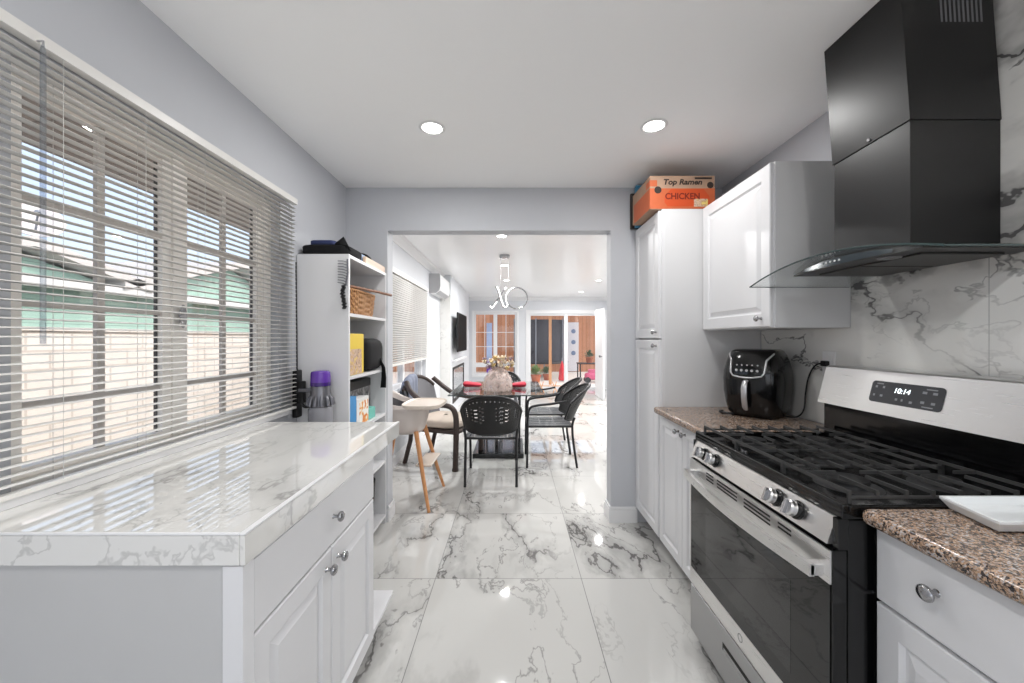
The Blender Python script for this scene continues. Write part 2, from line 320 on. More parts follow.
# ------------------------------------------------------------------ geometry helper
class G:
    def __init__(s): s.v = []; s.f = []
    def add(s, vs, fs):
        o = len(s.v); s.v += [tuple(v) for v in vs]; s.f += [tuple(i + o for i in f) for f in fs]; return s
    def join(s, g, mtx=None):
        return s.add([tuple(mtx @ Vector(v)) for v in g.v] if mtx else g.v, g.f)
    def box(s, x0, x1, y0, y1, z0, z1, b=0.0, seg=2):
        x0, x1 = min(x0, x1), max(x0, x1); y0, y1 = min(y0, y1), max(y0, y1); z0, z1 = min(z0, z1), max(z0, z1)
        if b <= 0:
            return s.add([(x0, y0, z0), (x1, y0, z0), (x1, y1, z0), (x0, y1, z0), (x0, y0, z1), (x1, y0, z1), (x1, y1, z1), (x0, y1, z1)],
                         [(0, 3, 2, 1), (4, 5, 6, 7), (0, 1, 5, 4), (1, 2, 6, 5), (2, 3, 7, 6), (3, 0, 4, 7)])
        bm = bmesh.new(); bmesh.ops.create_cube(bm, size=1)
        for v in bm.verts: v.co = Vector((x0 + (v.co.x + .5) * (x1 - x0), y0 + (v.co.y + .5) * (y1 - y0), z0 + (v.co.z + .5) * (z1 - z0)))
        b = min(b, .49 * min(x1 - x0, y1 - y0, z1 - z0))
        bmesh.ops.bevel(bm, geom=bm.edges[:], offset=b, segments=seg, profile=.5, affect='EDGES')
        bm.verts.index_update()
        s.add([v.co[:] for v in bm.verts], [[v.index for v in f.verts] for f in bm.faces]); bm.free(); return s
    def tube(s, pts, r, n=8, closed=False, cap=True, flat=1.0):
        P = [Vector(p) for p in pts]; L = len(P); rs = r if isinstance(r, (list, tuple)) else [r] * L
        T = []
        for i in range(L):
            a = P[(i - 1) % L] if (closed or i > 0) else P[i]; b = P[(i + 1) % L] if (closed or i < L - 1) else P[i]
            T.append((b - a).normalized())
        ref = Vector((0, 0, 1)) if abs(T[0].z) < .9 else Vector((1, 0, 0))
        N = (ref - T[0] * ref.dot(T[0])).normalized(); vs = []; fs = []
        for i in range(L):
            N = N - T[i] * N.dot(T[i])
            if N.length < 1e-6: N = T[i].orthogonal()
            N.normalize(); Bv = T[i].cross(N)
            for k in range(n):
                a = 2 * PI * k / n; vs.append(P[i] + (N * math.cos(a) * flat + Bv * math.sin(a)) * rs[i])
        for i in range(L if closed else L - 1):
            j = (i + 1) % L
            for k in range(n): fs.append((i * n + k, i * n + (k + 1) % n, j * n + (k + 1) % n, j * n + k))
        if cap and not closed:
            fs.append(tuple(range(n - 1, -1, -1))); fs.append(tuple((L - 1) * n + k for k in range(n)))
        return s.add(vs, fs)
    def lathe(s, prof, c=(0, 0, 0), ax=(0, 0, 1), n=24, cap=True, sx=1.0, sy=1.0):
        Z = Vector(ax).normalized(); X = (Vector((1, 0, 0)) if abs(Z.x) < .9 else Vector((0, 1, 0)))
        X = (X - Z * X.dot(Z)).normalized(); Y = Z.cross(X); c = Vector(c); vs = []; fs = []; L = len(prof)
        for r, z in prof:
            for k in range(n):
                a = 2 * PI * k / n; vs.append(c + Z * z + X * r * sx * math.cos(a) + Y * r * sy * math.sin(a))
        for i in range(L - 1):
            for k in range(n): fs.append((i * n + k, i * n + (k + 1) % n, (i + 1) * n + (k + 1) % n, (i + 1) * n + k))
        if cap:
            fs.append(tuple(range(n - 1, -1, -1))); fs.append(tuple((L - 1) * n + k for k in range(n)))
        return s.add(vs, fs)
    def cyl(s, p, q, r, n=20, r2=None):
        p, q = Vector(p), Vector(q); return s.lathe([(r, 0), (r if r2 is None else r2, (q - p).length)], p, q - p, n)
    def prism(s, poly, axis, a, b):
        L = len(poly)
        def P(u, v, w): return {'x': (w, u, v), 'y': (u, w, v), 'z': (u, v, w)}[axis]
        vs = [P(u, v, a) for u, v in poly] + [P(u, v, b) for u, v in poly]
        return s.add(vs, [tuple(range(L)), tuple(range(2 * L - 1, L - 1, -1))] + [(i, i + L, (i + 1) % L + L, (i + 1) % L) for i in range(L)])
    def surf(s, fn, nu, nv, skip=None, cu=False):
        vs = [fn(i / (nu if cu else nu - 1), j / (nv - 1)) for j in range(nv) for i in range(nu)]; fs = []
        for j in range(nv - 1):
            for i in range(nu if cu else nu - 1):
                if skip and skip(i, j): continue
                fs.append((j * nu + i, j * nu + (i + 1) % nu, (j + 1) * nu + (i + 1) % nu, (j + 1) * nu + i))
        return s.add(vs, fs)
    def blob(s, c, rx, ry, rz, n=12, m=8, p=1.0):
        c = Vector(c)
        def pw(x): return math.copysign(abs(x) ** p, x)
        def fn(u, v):
            a = 2 * PI * u; e = PI * (v - .5) * .998
            return c + Vector((rx * pw(math.cos(e)) * pw(math.cos(a)), ry * pw(math.cos(e)) * pw(math.sin(a)), rz * pw(math.sin(e))))
        return s.surf(fn, n, m, cu=True)
WL = {}
def mk(name, g, mat, parent=None, ang=38, solid=0.0):
    """link g as ONE mesh object; coordinates are world ones and become local to the parent thing"""
    o = Vector(WL[parent.name]) if parent is not None else None
    if name in ('door', 'drawer') and ang == 38: ang = 9          # crisp panel mouldings
    me = bpy.data.meshes.new(name)
    if o is None:
        xs, ys, zs = zip(*g.v); o = Vector(((min(xs) + max(xs)) / 2, (min(ys) + max(ys)) / 2, min(zs))); own = True
    else: own = False
    me.from_pydata([tuple(Vector(v) - o) for v in g.v], [], g.f)
    bm = bmesh.new(); bm.from_mesh(me); bmesh.ops.recalc_face_normals(bm, faces=bm.faces[:]); bm.to_mesh(me); bm.free()
    for p in me.polygons: p.use_smooth = True
    me.set_sharp_from_angle(angle=R(ang)); me.materials.append(mat)
    ob = bpy.data.objects.new(name, me); COL.objects.link(ob)
    if own: ob.location = o
    else: ob.parent = parent
    WL[ob.name] = tuple(o)
    if not solid and ang <= 50:              # keep large flat faces flat beside their bevels
        wn_ = ob.modifiers.new('weighted normals', 'WEIGHTED_NORMAL'); wn_.keep_sharp = True; wn_.weight = 100
    if solid:
        md = ob.modifiers.new('thickness', 'SOLIDIFY'); md.thickness = solid; md.offset = 0
    return ob
def tag(o, label, cat, group=None, kind=None):
    if label: o['label'] = label
    if cat: o['category'] = cat
    if group: o['group'] = group
    if kind: o['kind'] = kind
    return o
def thing(name, label, cat, loc=(0, 0, 0), group=None):
    o = bpy.data.objects.new(name, None); COL.objects.link(o); o.location = loc; o.empty_display_size = .1
    WL[o.name] = tuple(loc); return tag(o, label, cat, group)
def solo(name, g, mat, label, cat, group=None, ang=38, solid=0.0):
    return tag(mk(name, g, mat, None, ang, solid), label, cat, group)
def struct(name, g, mat, label, cat='wall', ang=38):
    return tag(mk(name, g, mat, None, ang), label, cat, None, 'structure')
def kids(o): return [c for c in bpy.data.objects if c.parent == o]
def dup(o, parent=None, tree=None):
    tree = tree if tree is not None else {}
    c = o.copy(); COL.objects.link(c)
    if parent is not None: c.parent = parent
    for k in kids(o): dup(k, c)
    return c
def boxg(*a, **k): return G().box(*a, **k)
def text_g(s, size, ext, origin, right, up, align='CENTER', shear=0.0, sx=1.0, bold=0.0):
    cu = bpy.data.curves.new('t', 'FONT'); cu.body = s; cu.size = size; cu.extrude = ext; cu.align_x = align; cu.align_y = 'CENTER'; cu.shear = shear; cu.resolution_u = 3; cu.offset = bold
    ob = bpy.data.objects.new('t', cu); COL.objects.link(ob); bpy.context.view_layer.update()
    me = bpy.data.meshes.new_from_object(ob.evaluated_get(bpy.context.evaluated_depsgraph_get()))
    rt, upv = Vector(right).normalized(), Vector(up).normalized(); nz = rt.cross(upv); o = Vector(origin)
    g = G().add([o + rt * v.co.x * sx + upv * v.co.y + nz * v.co.z for v in me.vertices], [tuple(p.vertices) for p in me.polygons])
    bpy.data.objects.remove(ob); bpy.data.curves.remove(cu); bpy.data.meshes.remove(me); return g
def lamp(parent, power, size, z=-.004, color=(1, .993, .98)):
    ld = bpy.data.lights.new('downlight_lamp', 'AREA'); ld.shape = 'DISK'; ld.size = size; ld.energy = power; ld.color = color
    lo = bpy.data.objects.new('downlight_lamp', ld); COL.objects.link(lo); lo.parent = parent; lo.location = (0, 0, z); return lo
def panel(side, x, y0, y1, z0, z1, t=.02, rail=.06, raised=True):
    """cabinet door or drawer front in a plane X = x facing side (+1 or -1): frame, groove and raised centre panel"""
    g = G(); W_, H_ = y1 - y0, z1 - z0
    rings = [(0, -t), (0, -.003), (.004, 0)]
    if raised: rings += [(rail, 0), (rail + .008, -.009), (rail + .014, -.009), (rail + .036, -.001)]
    vs = []; fs = []
    for ins, d in rings:
        for (u, v) in ((y0 + ins, z0 + ins), (y1 - ins, z0 + ins), (y1 - ins, z1 - ins), (y0 + ins, z1 - ins)):
            vs.append((x + side * d, u, v))
    for i in range(len(rings) - 1):
        for k in range(4): fs.append((i * 4 + k, i * 4 + (k + 1) % 4, i * 4 + 4 + (k + 1) % 4, i * 4 + 4 + k))
    L = (len(rings) - 1) * 4; fs.append((L, L + 1, L + 2, L + 3)); fs.append((3, 2, 1, 0))
    return g.add(vs, fs)
def knob(parent, side, x, y, z, r=.016, mat=None):
    g = G().lathe([(.008, 0), (.0055, .004), (.005, .014), (r * .8, .018), (r, .022), (r * .98, .027), (r * .7, .031), (.001, .032)], (x, y, z), (side, 0, 0), 18)
    return mk('knob', g, mat or M['chrome'], parent, 50)

# ================================================================== THE SETTING
ZC = 2.43                                   # ceiling
XL, XR = -1.213, 1.52                       # kitchen side walls
YP, YP2 = 2.80, 2.92                        # partition with the wide opening
LXL, LXR, LYF = -1.25, 2.9, 10.2            # dining and living room
struct('floor', boxg(-1.36, 3.05, -2.6, 10.32, -.12, 0), M['floor'], 'polished white marble tile floor', 'floor')
struct('ceiling', boxg(-1.36, 1.64, -2.5, YP2 - .06, ZC, ZC + .12), M['ceil'], 'flat off white kitchen ceiling', 'ceiling')
struct('ceiling', boxg(-1.40, 3.05, YP2 - .06, 10.35, ZC, ZC + .12), M['ceil2'], 'glossy white dining room ceiling', 'ceiling')
def wall_hole(axis, a0, a1, u0, u1, z0, z1, holes):
    """wall slab of thickness a0..a1; runs along u; holes = [(u0,u1,z0,z1)] sorted along u"""
    g = G()
    def bx(p, q, r, s_):
        if q - p < 1e-4 or s_ - r < 1e-4: return
        if axis == 'x': g.box(a0, a1, p, q, r, s_)
        else: g.box(p, q, a0, a1, r, s_)
    c = u0
    for h0, h1, k0, k1 in holes:
        bx(c, h0, z0, z1); bx(h0, h1, z0, k0); bx(h0, h1, k1, z1); c = h1
    bx(c, u1, z0, z1); return g
W1 = (.93, 1.985, .945, 2.03)               # kitchen window opening
struct('wall_left', wall_hole('x', -1.36, XL, -2.5, YP, 0, ZC, [W1]), M['wall'], 'light grey kitchen wall with the wide window')
struct('wall_right', wall_hole('x', XR, XR + .12, -2.5, YP, 0, ZC, [(-2.2, -.7, .95, 2.1)]), M['wall'], 'light grey kitchen wall behind the cooker')  # opening behind the camera is added to let the side fill lamp in
struct('wall_partition', wall_hole('y', YP, YP2, -1.36, 3.05, 0, ZC, [(-.913, .711, 0, 2.119)]), M['wall'], 'light grey wall with wide opening to the dining room')
struct('wall_rear', wall_hole('y', -2.6, -2.5, -1.36, 1.64, 0, ZC, [(-.95, 1.25, .5, 2.15)]), M['wall'], 'light grey wall behind the camera')  # opening is added to let the rear fill lamp in
W2 = (3.62, 5.47, .77, 2.01)
struct('wall_dining', wall_hole('x', LXL - .15, LXL, YP2, LYF, 0, ZC, [W2]), M['wall2'], 'pale grey dining room wall with blinds')
W3 = (-1.04, .10, .37, 2.03); D1 = (.42, 2.42, 0, 2.0)
struct('wall_far', wall_hole('y', LYF, LYF + .14, LXL - .15, LXR + .12, 0, ZC, [W3, D1]), M['wall2'], 'pale grey end wall with window and sliding door')
W4 = (3.55, 5.6, .5, 2.05); W5 = (6.6, 9.2, .5, 2.05)
struct('wall_east', wall_hole('x', LXR, LXR + .14, YP2, LYF, 0, ZC, [W4, W5]), M['wall2'], 'pale grey wall at the right of the living room')
# baseboards
def base_g(x0, x1, y0, y1, h=.115): return G().box(x0, x1, y0, y1, 0, h - .02).box(x0 + .004, x1 - .004, y0 + .004, y1 - .004, h - .02, h, .004)
struct('baseboard_partition', base_g(.695, .90, YP - .016, YP).box(.695, .711, YP, YP2 + .016, 0, .095).box(.699, .711, YP, YP2 + .012, .095, .115, .004), M['trim'], 'white baseboard turning round the opening', 'baseboard')
struct('baseboard_left', base_g(-.914, -.898, YP, YP2 + .016), M['trim'], 'white baseboard in the left jamb', 'baseboard')
struct('baseboard_dining', base_g(LXL, LXL + .016, YP2, 6.6), M['trim'], 'white baseboard along the dining wall', 'baseboard')
struct('baseboard_far', base_g(LXL, .38, LYF - .016, LYF), M['trim'], 'white baseboard under the far window', 'baseboard')
# crown moulding in the dining room
cr = [(0, 0), (0, -.085), (.012, -.085), (.02, -.06), (.05, -.03), (.075, -.02), (.085, -.0)]
struct('trim_1', G().prism([(LXL + a, ZC + b) for a, b in cr], 'y', YP2, LYF), M['trim'], 'white crown moulding above the dining blinds', 'moulding')
struct('trim_2', G().prism([(LYF - a, ZC + b) for a, b in cr], 'x', LXL, LXR), M['trim'], 'white crown moulding on the end wall', 'moulding')
# marble slab backsplash
struct('wall_backsplash', G().box(1.506, XR, 1.717, 2.335, .92, 1.381).box(1.506, XR, -.6, 1.717, .92, ZC), M['splash'], 'white marble backsplash with grey veins', 'backsplash')

# ---- kitchen window
w1 = tag(thing('window_1', 'almond framed sliding window with grilles behind the slatted blind', 'window', (-1.29, 1.45, .945)), None, None, None, 'structure')
y0, y1, z0, z1 = W1
fr = G()
fr.box(-1.335, -1.25, y0, y0 + .03, z0, z1).box(-1.335, -1.25, y1 - .03, y1, z0, z1).box(-1.335, -1.25, y0 + .03, y1 - .03, z0, z0 + .025).box(-1.335, -1.25, y0 + .03, y1 - .03, z1 - .025, z1)
mk('window_frame', fr, M['vinyl'], w1)
for (a, b, xs) in ((.962, 1.43, -1.285), (1.48, 1.955, -1.295)):
    sg = G().box(xs - .014, xs + .014, a, a + .034, z0 + .025, z1 - .025).box(xs - .014, xs + .014, b - .034, b, z0 + .025, z1 - .025)
    sg.box(xs - .014, xs + .014, a + .034, b - .034, z0 + .025, z0 + .05).box(xs - .014, xs + .014, a + .034, b - .034, z1 - .045, z1 - .025)
    sa = mk('sash', sg, M['vinyl'], w1)
    mk('gasket', G().box(xs - .0155, xs - .004, b - .0375, b - .0335, z0 + .03, z1 - .03), M['blackmatt'], sa)
    mg = G(); ym = (a + b) / 2
    mg.box(xs - .008, xs + .006, ym - .011, ym + .011, z0 + .05, z1 - .045)
    for zz in (1.155, 1.425, 1.704): mg.box(xs - .0078, xs + .0058, a + .034, b - .034, zz - .009, zz + .009)
    mk('grille', mg, M['muntin'], sa)
    mk('pane', G().box(xs - .003, xs - .001, a + .03, b - .03, z0 + .045, z1 - .04), M['pane'], sa)
ms = mk('mullion', G().box(-1.32, -1.262, 1.43, 1.48, z0 + .025, z1 - .025, .004), M['vinyl'], w1)
mk('latch', G().surf(lambda u, v: Vector((-1.259 + .012 * math.sin(PI * v), 1.456 + .018 * math.cos(2 * PI * u) * math.sin(PI * v * .98 + .03), 1.415 + .045 * math.sin(2 * PI * u) * math.sin(PI * v * .98 + .03))), 18, 7, cu=True), M['silver'], ms)
struct('trim_3', G().box(XL, XL + .012, .5, 2.05, 2.045, 2.105, .003).box(XL, XL + .012, 1.99, 2.06, .955, 2.045, .003), M['casing'], 'light grey casing around the kitchen window', 'casing')
struct('trim_4', G().box(XL, XL + .03, .55, 2.06, .93, .952, .003), M['trim'], 'white ledge between blind and counter', 'ledge')
# ---- kitchen blind
bl = thing('window_blind', 'wide white horizontal slat blind over the kitchen window, slats open', 'blind', (-1.18, 1.3, .95))
BX, BY0, BY1 = -1.181, .52, 2.085
mk('headrail', G().box(BX - .014, BX + .016, BY0, BY1, 2.055, 2.085, .002), M['blind'], bl)
sl = G(); th = R(1)
for k in range(49):
    zc = .985 + k * .0218
    def fn(u, v, zc=zc):
        a = (v - .5) * .0254; h = .0038 * (1 - (2 * v - 1) ** 2)
        return Vector((BX + a * math.cos(th) - h * math.sin(th), BY0 + .004 + u * (BY1 - BY0 - .008), zc + a * math.sin(th) + h * math.cos(th)))
    sl.surf(fn, 2, 5)
mk('slats', sl, M['blind'], bl, 80, .0006)
mk('bottom_rail', G().box(BX - .012, BX + .012, BY0 + .003, BY1 - .003, .955, .968, .003), M['blind'], bl)
for yy in (.70, 1.0, 1.225, 1.46, 1.80, 2.03):
    mk('ladder_cord', G().tube([(BX + .0135, yy, .967), (BX + .0135, yy, 2.056)], .0007, 5).tube([(BX - .0135, yy, .967), (BX - .0135, yy, 2.056)], .0007, 5), M['cordw'], bl)
mk('tilt_wand', G().tube([(BX + .03, .943, 2.05), (BX + .03, .943, 2.035), (BX + .03, .943, 1.318)], [.0028, .0055, .0055], 6), M['wand'], bl)
mk('wand_hook', G().tube([(BX + .012, .943, 2.06), (BX + .03, .943, 2.06), (BX + .03, .943, 2.046)], .0025, 6), M['silver'], bl)

# ---- downlights
def downlight(x, y, power, label, group, size=.11):
    t = thing('ceiling_downlight', label, 'ceiling light', (x, y, ZC), group)
    mk('trim_ring', G().lathe([(.052, -.001), (.064, -.001), (.068, -.004), (.056, -.009), (.050, -.006), (.052, -.001)], (x, y, ZC), n=32, cap=False), M['trim'], t)
    mk('lens', G().lathe([(.001, -.0035), (.051, -.003), (.0505, -.006), (.001, -.0065)], (x, y, ZC), n=32, cap=False), M['lamp'], t)
    lamp(t, power, size, -.012)
    return t
downlight(-.42, 2.0, P_KITCHEN, 'lit round recessed downlight in kitchen ceiling, nearer the window', 'kitchen ceiling downlights')
downlight(.725, 1.98, P_KITCHEN * .8, 'lit round recessed downlight in kitchen ceiling, nearer the black hood', 'kitchen ceiling downlights')
for x, y in ((-.42, .1), (.725, .1)):  # unseen pair of downlights, added to brighten the kitchen
    downlight(x, y, P_KITCHEN * 1.15, 'added round recessed downlight in the kitchen ceiling above the camera, out of view', 'kitchen ceiling downlights')
downlight(-.12, 4.1, P_LIVING, 'lit downlight just inside the dining room, at the top edge of the opening', 'dining room downlights')
downlight(-.12, 5.72, P_LIVING, 'lit dining room downlight just behind the pendant canopy', 'dining room downlights')
downlight(-.12, 7.2, P_LIVING, 'farthest lit dining room downlight in line with the pendant', 'dining room downlights')
for x, y in ((1.6, 4.1), (1.6, 5.72), (1.6, 7.2), (1.6, 9.0)):  # row of downlights added to brighten the dining and living room
    downlight(x, y, P_LIVING, 'added recessed downlight in the right half of the living room ceiling', 'dining room downlights')

# ================================================================== LEFT SIDE: counter and cabinet
cb = thing('base_cabinet', 'white base cabinet under the marble tile counter by the window, one drawer over two doors', 'cabinet', (-.9, 1.2, 0))
CX = -.585                                   # carcass front
mk('body', G().box(XL + .003, CX, .805, 1.565, .12, .861).box(XL + .003, CX - .055, .83, 1.56, 0, .12), M['cab'], cb)
mk('end_panel', G().box(XL + .003, -.601, .798, .805, .10, .861), M['greycab'], cb)
mk('corner_post', G().box(-.60, -.557, .794, .829, .10, .861, .002), M['cab'], cb)
dr = mk('drawer', panel(1, CX + .02, .838, 1.563, .688, .852, .02, raised=False), M['cab'], cb); knob(dr, 1, CX + .02, 1.212, .772)
for a, b, ky in ((.838, 1.199, 1.165), (1.203, 1.563, 1.24)):
    d = mk('door', panel(1, CX + .02, a, b, .118, .682, .02, .055), M['cab'], cb); knob(d, 1, CX + .02, ky, .632)
mk('base_board', G().box(-1.2, -.578, .80, 1.86, .1, .1175, .002), M['cab'], cb)
mk('support_leg', G().box(-1.18, -1.14, 1.80, 1.84, 0, .1), M['cabside'], cb)
mk('support_leg', G().box(-.72, -.68, 1.80, 1.84, 0, .1), M['cabside'], cb)
mk('support_post', G().box(-1.2, -1.16, 1.80, 1.84, .1175, .861), M['cabside'], cb)
ct = thing('marble_countertop', 'thick glossy white marble tile countertop beneath the window blind', 'countertop', (-.88, 1.33, .862))
CF = -.551
mk('top_slab', G().box(XL + .001, CF - .012, .797, 1.858, .900, .930, .003), M['marble'], ct)
eg = G().box(CF - .012, CF, .7915, 1.864, .863, .9255, .002)
eg.box(XL + .001, CF - .0125, .7915, .797, .863, .9255, .002).box(XL + .001, CF - .0125, 1.858, 1.864, .863, .9255, .002)
mk('edge_tile', eg, M['marble'], ct)
mk('edge_trim', G().box(CF - .012, CF + .001, .7905, 1.865, .9258, .931, .0015).box(XL + .001, CF - .0125, .7905, .797, .9258, .931, .0015), M['trim'], ct)

# ================================================================== RIGHT SIDE: cabinets
CXR = .905
pt = thing('pantry_cabinet', 'tall white pantry cabinet beside the opening, two stacked doors', 'cabinet', (1.2, 2.57, 0))
mk('body', G().box(CXR + .02, 1.505, 2.34, 2.795, .11, 2.12).box(CXR + .08, 1.505, 2.345, 2.79, 0, .11), M['cabside'], pt)
mk('face_frame', G().box(CXR + .001, CXR + .02, 2.34, 2.362, .11, 2.12).box(CXR + .001, CXR + .02, 2.775, 2.797, .11, 2.12), M['cab'], pt)
d = mk('door', panel(-1, CXR - .018, 2.353, 2.792, .118, 1.325, .02, .055), M['cab'], pt); knob(d, -1, CXR - .018, 2.385, 1.288, .014)
d = mk('door', panel(-1, CXR - .018, 2.353, 2.792, 1.335, 2.113, .02, .055), M['cab'], pt); knob(d, -1, CXR - .018, 2.385, 1.372, .014)
fb = thing('base_cabinet', 'white base cabinet between pantry and cooker under the granite', 'cabinet', (1.2, 2.0, 0))
mk('body', G().box(CXR + .002, 1.505, 1.715, 2.337, .11, .881).box(CXR + .08, 1.505, 1.72, 2.33, 0, .11), M['cabside'], fb)
for a, b, ky in ((2.022, 2.333, 2.06), (1.718, 2.018, 1.98)):
    d = mk('door', panel(-1, CXR - .018, a, b, .118, .872, .02, .05), M['cab'], fb); knob(d, -1, CXR - .018, ky, .835, .014)
solo('granite_worktop', boxg(.852, 1.505, 1.712, 2.339, .882, .92, .013, 3), M['granite'], 'short speckled granite worktop under the air fryer', 'worktop')
nb = thing('base_cabinet', 'white base cabinet at the right edge, drawer with oval knob over a panelled door', 'cabinet', (1.2, .4, 0))
mk('body', G().box(.90, 1.505, -.5, .938, .11, .881).box(.97, 1.505, -.5, .93, 0, .11), M['cabside'], nb)
dr = mk('drawer', panel(-1, .88, .655, .934, .703, .873, .02, raised=False), M['cab'], nb); knob(dr, -1, .88, .80, .802, .017)
d = mk('door', panel(-1, .88, .655, .934, .118, .694, .02, .055), M['cab'], nb)
for a in (.37, .085, -.2):
    mk('drawer', panel(-1, .88, a, a + .28, .703, .873, .02, raised=False), M['cab'], nb)
    mk('door', panel(-1, .88, a, a + .28, .118, .694, .02, .055), M['cab'], nb)
solo('granite_worktop', boxg(.845, 1.505, -.5, .941, .882, .92, .016, 4), M['granite'], 'speckled granite worktop beneath the white tray', 'worktop')
uc = thing('wall_cabinet', 'white wall cabinet with single panelled door above the air fryer', 'cabinet', (1.33, 2.03, 1.381))
mk('body', G().box(1.172, 1.505, 1.717, 2.336, 1.381, 2.124), M['cabside'], uc)
mk('face_frame', G().box(1.1695, 1.172, 1.717, 1.745, 1.381, 2.124), M['cab'], uc)
d = mk('door', panel(-1, 1.15, 1.724, 2.333, 1.386, 2.12, .019, .06), M['cab'], uc); knob(d, -1, 1.15, 1.785, 1.425, .014)

# ================================================================== COOKER
RY0, RY1 = .947, 1.706; YC = (RY0 + RY1) / 2
rg = thing('gas_range', 'stainless steel and black gas range between the granite worktops', 'cooker', (1.15, YC, 0))
mk('body', G().box(.824, 1.500, RY0, RY1, .055, .886, .004).box(.80, .824, RY0, RY0 + .016, .81, .886).box(.80, .824, RY1 - .006, RY1, .81, .886), M['enamel'], rg)
for xx in (.87, 1.45):
    for yy in (RY0 + .05, RY1 - .05): mk('foot', G().cyl((xx, yy, 0), (xx, yy, .056), .018, 14), M['blackmatt'], rg)
ck = G().box(.808, 1.40, RY0 - .002, RY1 + .002, .886, .908, .004)
ck.box(.808, .826, RY0 - .002, RY1 + .002, .9, .923, .005).box(.826, 1.39, RY0 - .002, RY0 + .016, .9, .920, .005).box(.826, 1.39, RY1 - .016, RY1 + .002, .9, .920, .005)
mk('cooktop', ck, M['enamel'], rg)
cp = [(.809, .885), (.786, .817), (.824, .817), (.824, .885)]
cpp = mk('control_panel', G().prism(cp, 'y', RY0 + .017, RY1 - .007), M['steel'], rg, 20)
nv = Vector((-.947, 0, .32)); 
for yy in (1.60, 1.515, 1.162, 1.078):
    c = Vector((.7975, yy, .851))
    kb = mk('knob', G().lathe([(.0205, .012), (.0215, .016), (.0215, .030), (.018, .034), (.001, .0345)], c, nv, 28), M['steel'], rg)
    mk('collar', G().lathe([(.026, .0), (.026, .004), (.0225, .006), (.021, .022), (.001, .022)], c, nv, 28), M['blackplastic'], kb)
    gr = G(); e = Vector((.32, 0, .947)); n2 = nv
    pr = [c + e * a + Vector((0, 1, 0)) * b + n2 * h for h in (.033, .043) for a, b in ((-.019, -.0045), (.019, -.0045), (.019, .0045), (-.019, .0045))]
    gr.add(pr, [(0, 1, 2, 3), (7, 6, 5, 4), (0, 4, 5, 1), (1, 5, 6, 2), (2, 6, 7, 3), (3, 7, 4, 0)])
    mk('grip', gr, M['chrome'], kb)
DX = .7825
od = mk('oven_door', G().box(DX + .004, .8235, RY0 + .001, RY1 - .002, .262, .808, .004), M['enamel'], rg)
mk('steel_strip', G().box(DX, DX + .01, RY0 + .004, RY1 - .004, .722, .806, .002).box(DX, DX + .01, RY0 + .004, RY1 - .004, .264, .332, .002).box(DX, DX + .01, RY1 - .012, RY1 - .004, .332, .722), M['steel'], od)
mk('door_glass', G().box(DX + .001, DX + .006, RY0 + .006, RY1 - .012, .333, .721), M['ovenglass'], od)
mk('inner_window', G().box(DX + .0006, DX + .002, RY0 + .14, RY1 - .14, .385, .65), M['ovenwindow'], od)
for a, b, n_ in ((1.503, 1.558, 3), (1.345, 1.477, 3), (1.172, 1.305, 3), (1.083, 1.137, 2)):
    for k in range(n_): mk('vent_slot', G().box(DX - .0008, DX + .002, a, b, .786 - k * .0125, .7915 - k * .0125), M['slot'], od)
hb = G(); hp = []
for k in range(15):
    u = k / 14; yy = RY0 + .022 + u * (RY1 - RY0 - .044); xx = .752 - .026 * math.sin(PI * u)
    hp.append((xx, yy))
poly = [(x - .006, y) for x, y in hp] + [(x + .006, y) for x, y in reversed(hp)]
hb.prism(poly, 'z', .732, .764)
for yy in (RY0 + .022, RY1 - .046): hb.box(.747, DX + .002, yy, yy + .024, .733, .763, .003)
mk('handle', hb, M['steel'], od, 30)
em = mk('emblem', G().lathe([(.0135, 0), (.0135, .0012), (.011, .0012), (.011, 0)], (DX + .0005, YC, .30), (-1, 0, 0), 28, cap=False), M['greyplastic'], od)
dw = mk('drawer', G().box(.785, .8235, RY0 + .002, RY1 - .003, .055, .252, .003), M['steelv'], rg)
mk('pull_recess', G().box(.7842, .79, YC - .115, YC + .115, .168, .196), M['slot'], dw)
mk('pull_lip', G().prism([(.7835, .166), (.7835, .182), (.797, .170), (.797, .166)], 'y', YC - .112, YC + .108), M['chrome'], dw)
bg = [(1.349, 1.053), (1.389, 1.208), (1.398, 1.213), (1.50, 1.213), (1.50, 1.053)]
bk = mk('backguard', G().prism(bg, 'y', RY0, RY1), M['steel'], rg, 25)
mk('riser', G().prism([(1.376, .906), (1.376, 1.053), (1.5, 1.053), (1.5, .906)], 'y', RY0 + .004, RY1 - .004), M['enamel'], rg)
def BGP(t, y, off=0.0): return Vector((1.349 + .04 * t - .969 * off, y, 1.053 + .155 * t + .249 * off))
def bg_plate(t0, t1, ya, yb, off):
    vs = [BGP(t, y, o) for o in (0, off) for t, y in ((t0, ya), (t1, ya), (t1, yb), (t0, yb))]
    return G().add(vs, [(3, 2, 1, 0), (4, 5, 6, 7), (0, 1, 5, 4), (1, 2, 6, 5), (2, 3, 7, 6), (3, 0, 4, 7)])
dv = []
for (ct, cy, a0) in ((.77 - .075, 1.472 - .012, 0), (.27 + .075, 1.472 - .012, 90), (.27 + .075, 1.223 + .012, 180), (.77 - .075, 1.223 + .012, 270)):
    for k in range(5):
        a = R(a0 + k * 22.5); dv.append((ct + .075 * math.cos(a), cy + .012 * math.sin(a)))
L = len(dv); vs = [BGP(t, y, 0.0) for t, y in dv] + [BGP(t, y, .002) for t, y in dv]
dp = mk('display', G().add(vs, [tuple(range(L, 2 * L))] + [(i, (i + 1) % L, (i + 1) % L + L, i + L) for i in range(L)]), M['panelglass'], bk)
UPV = (.249, 0, .969)
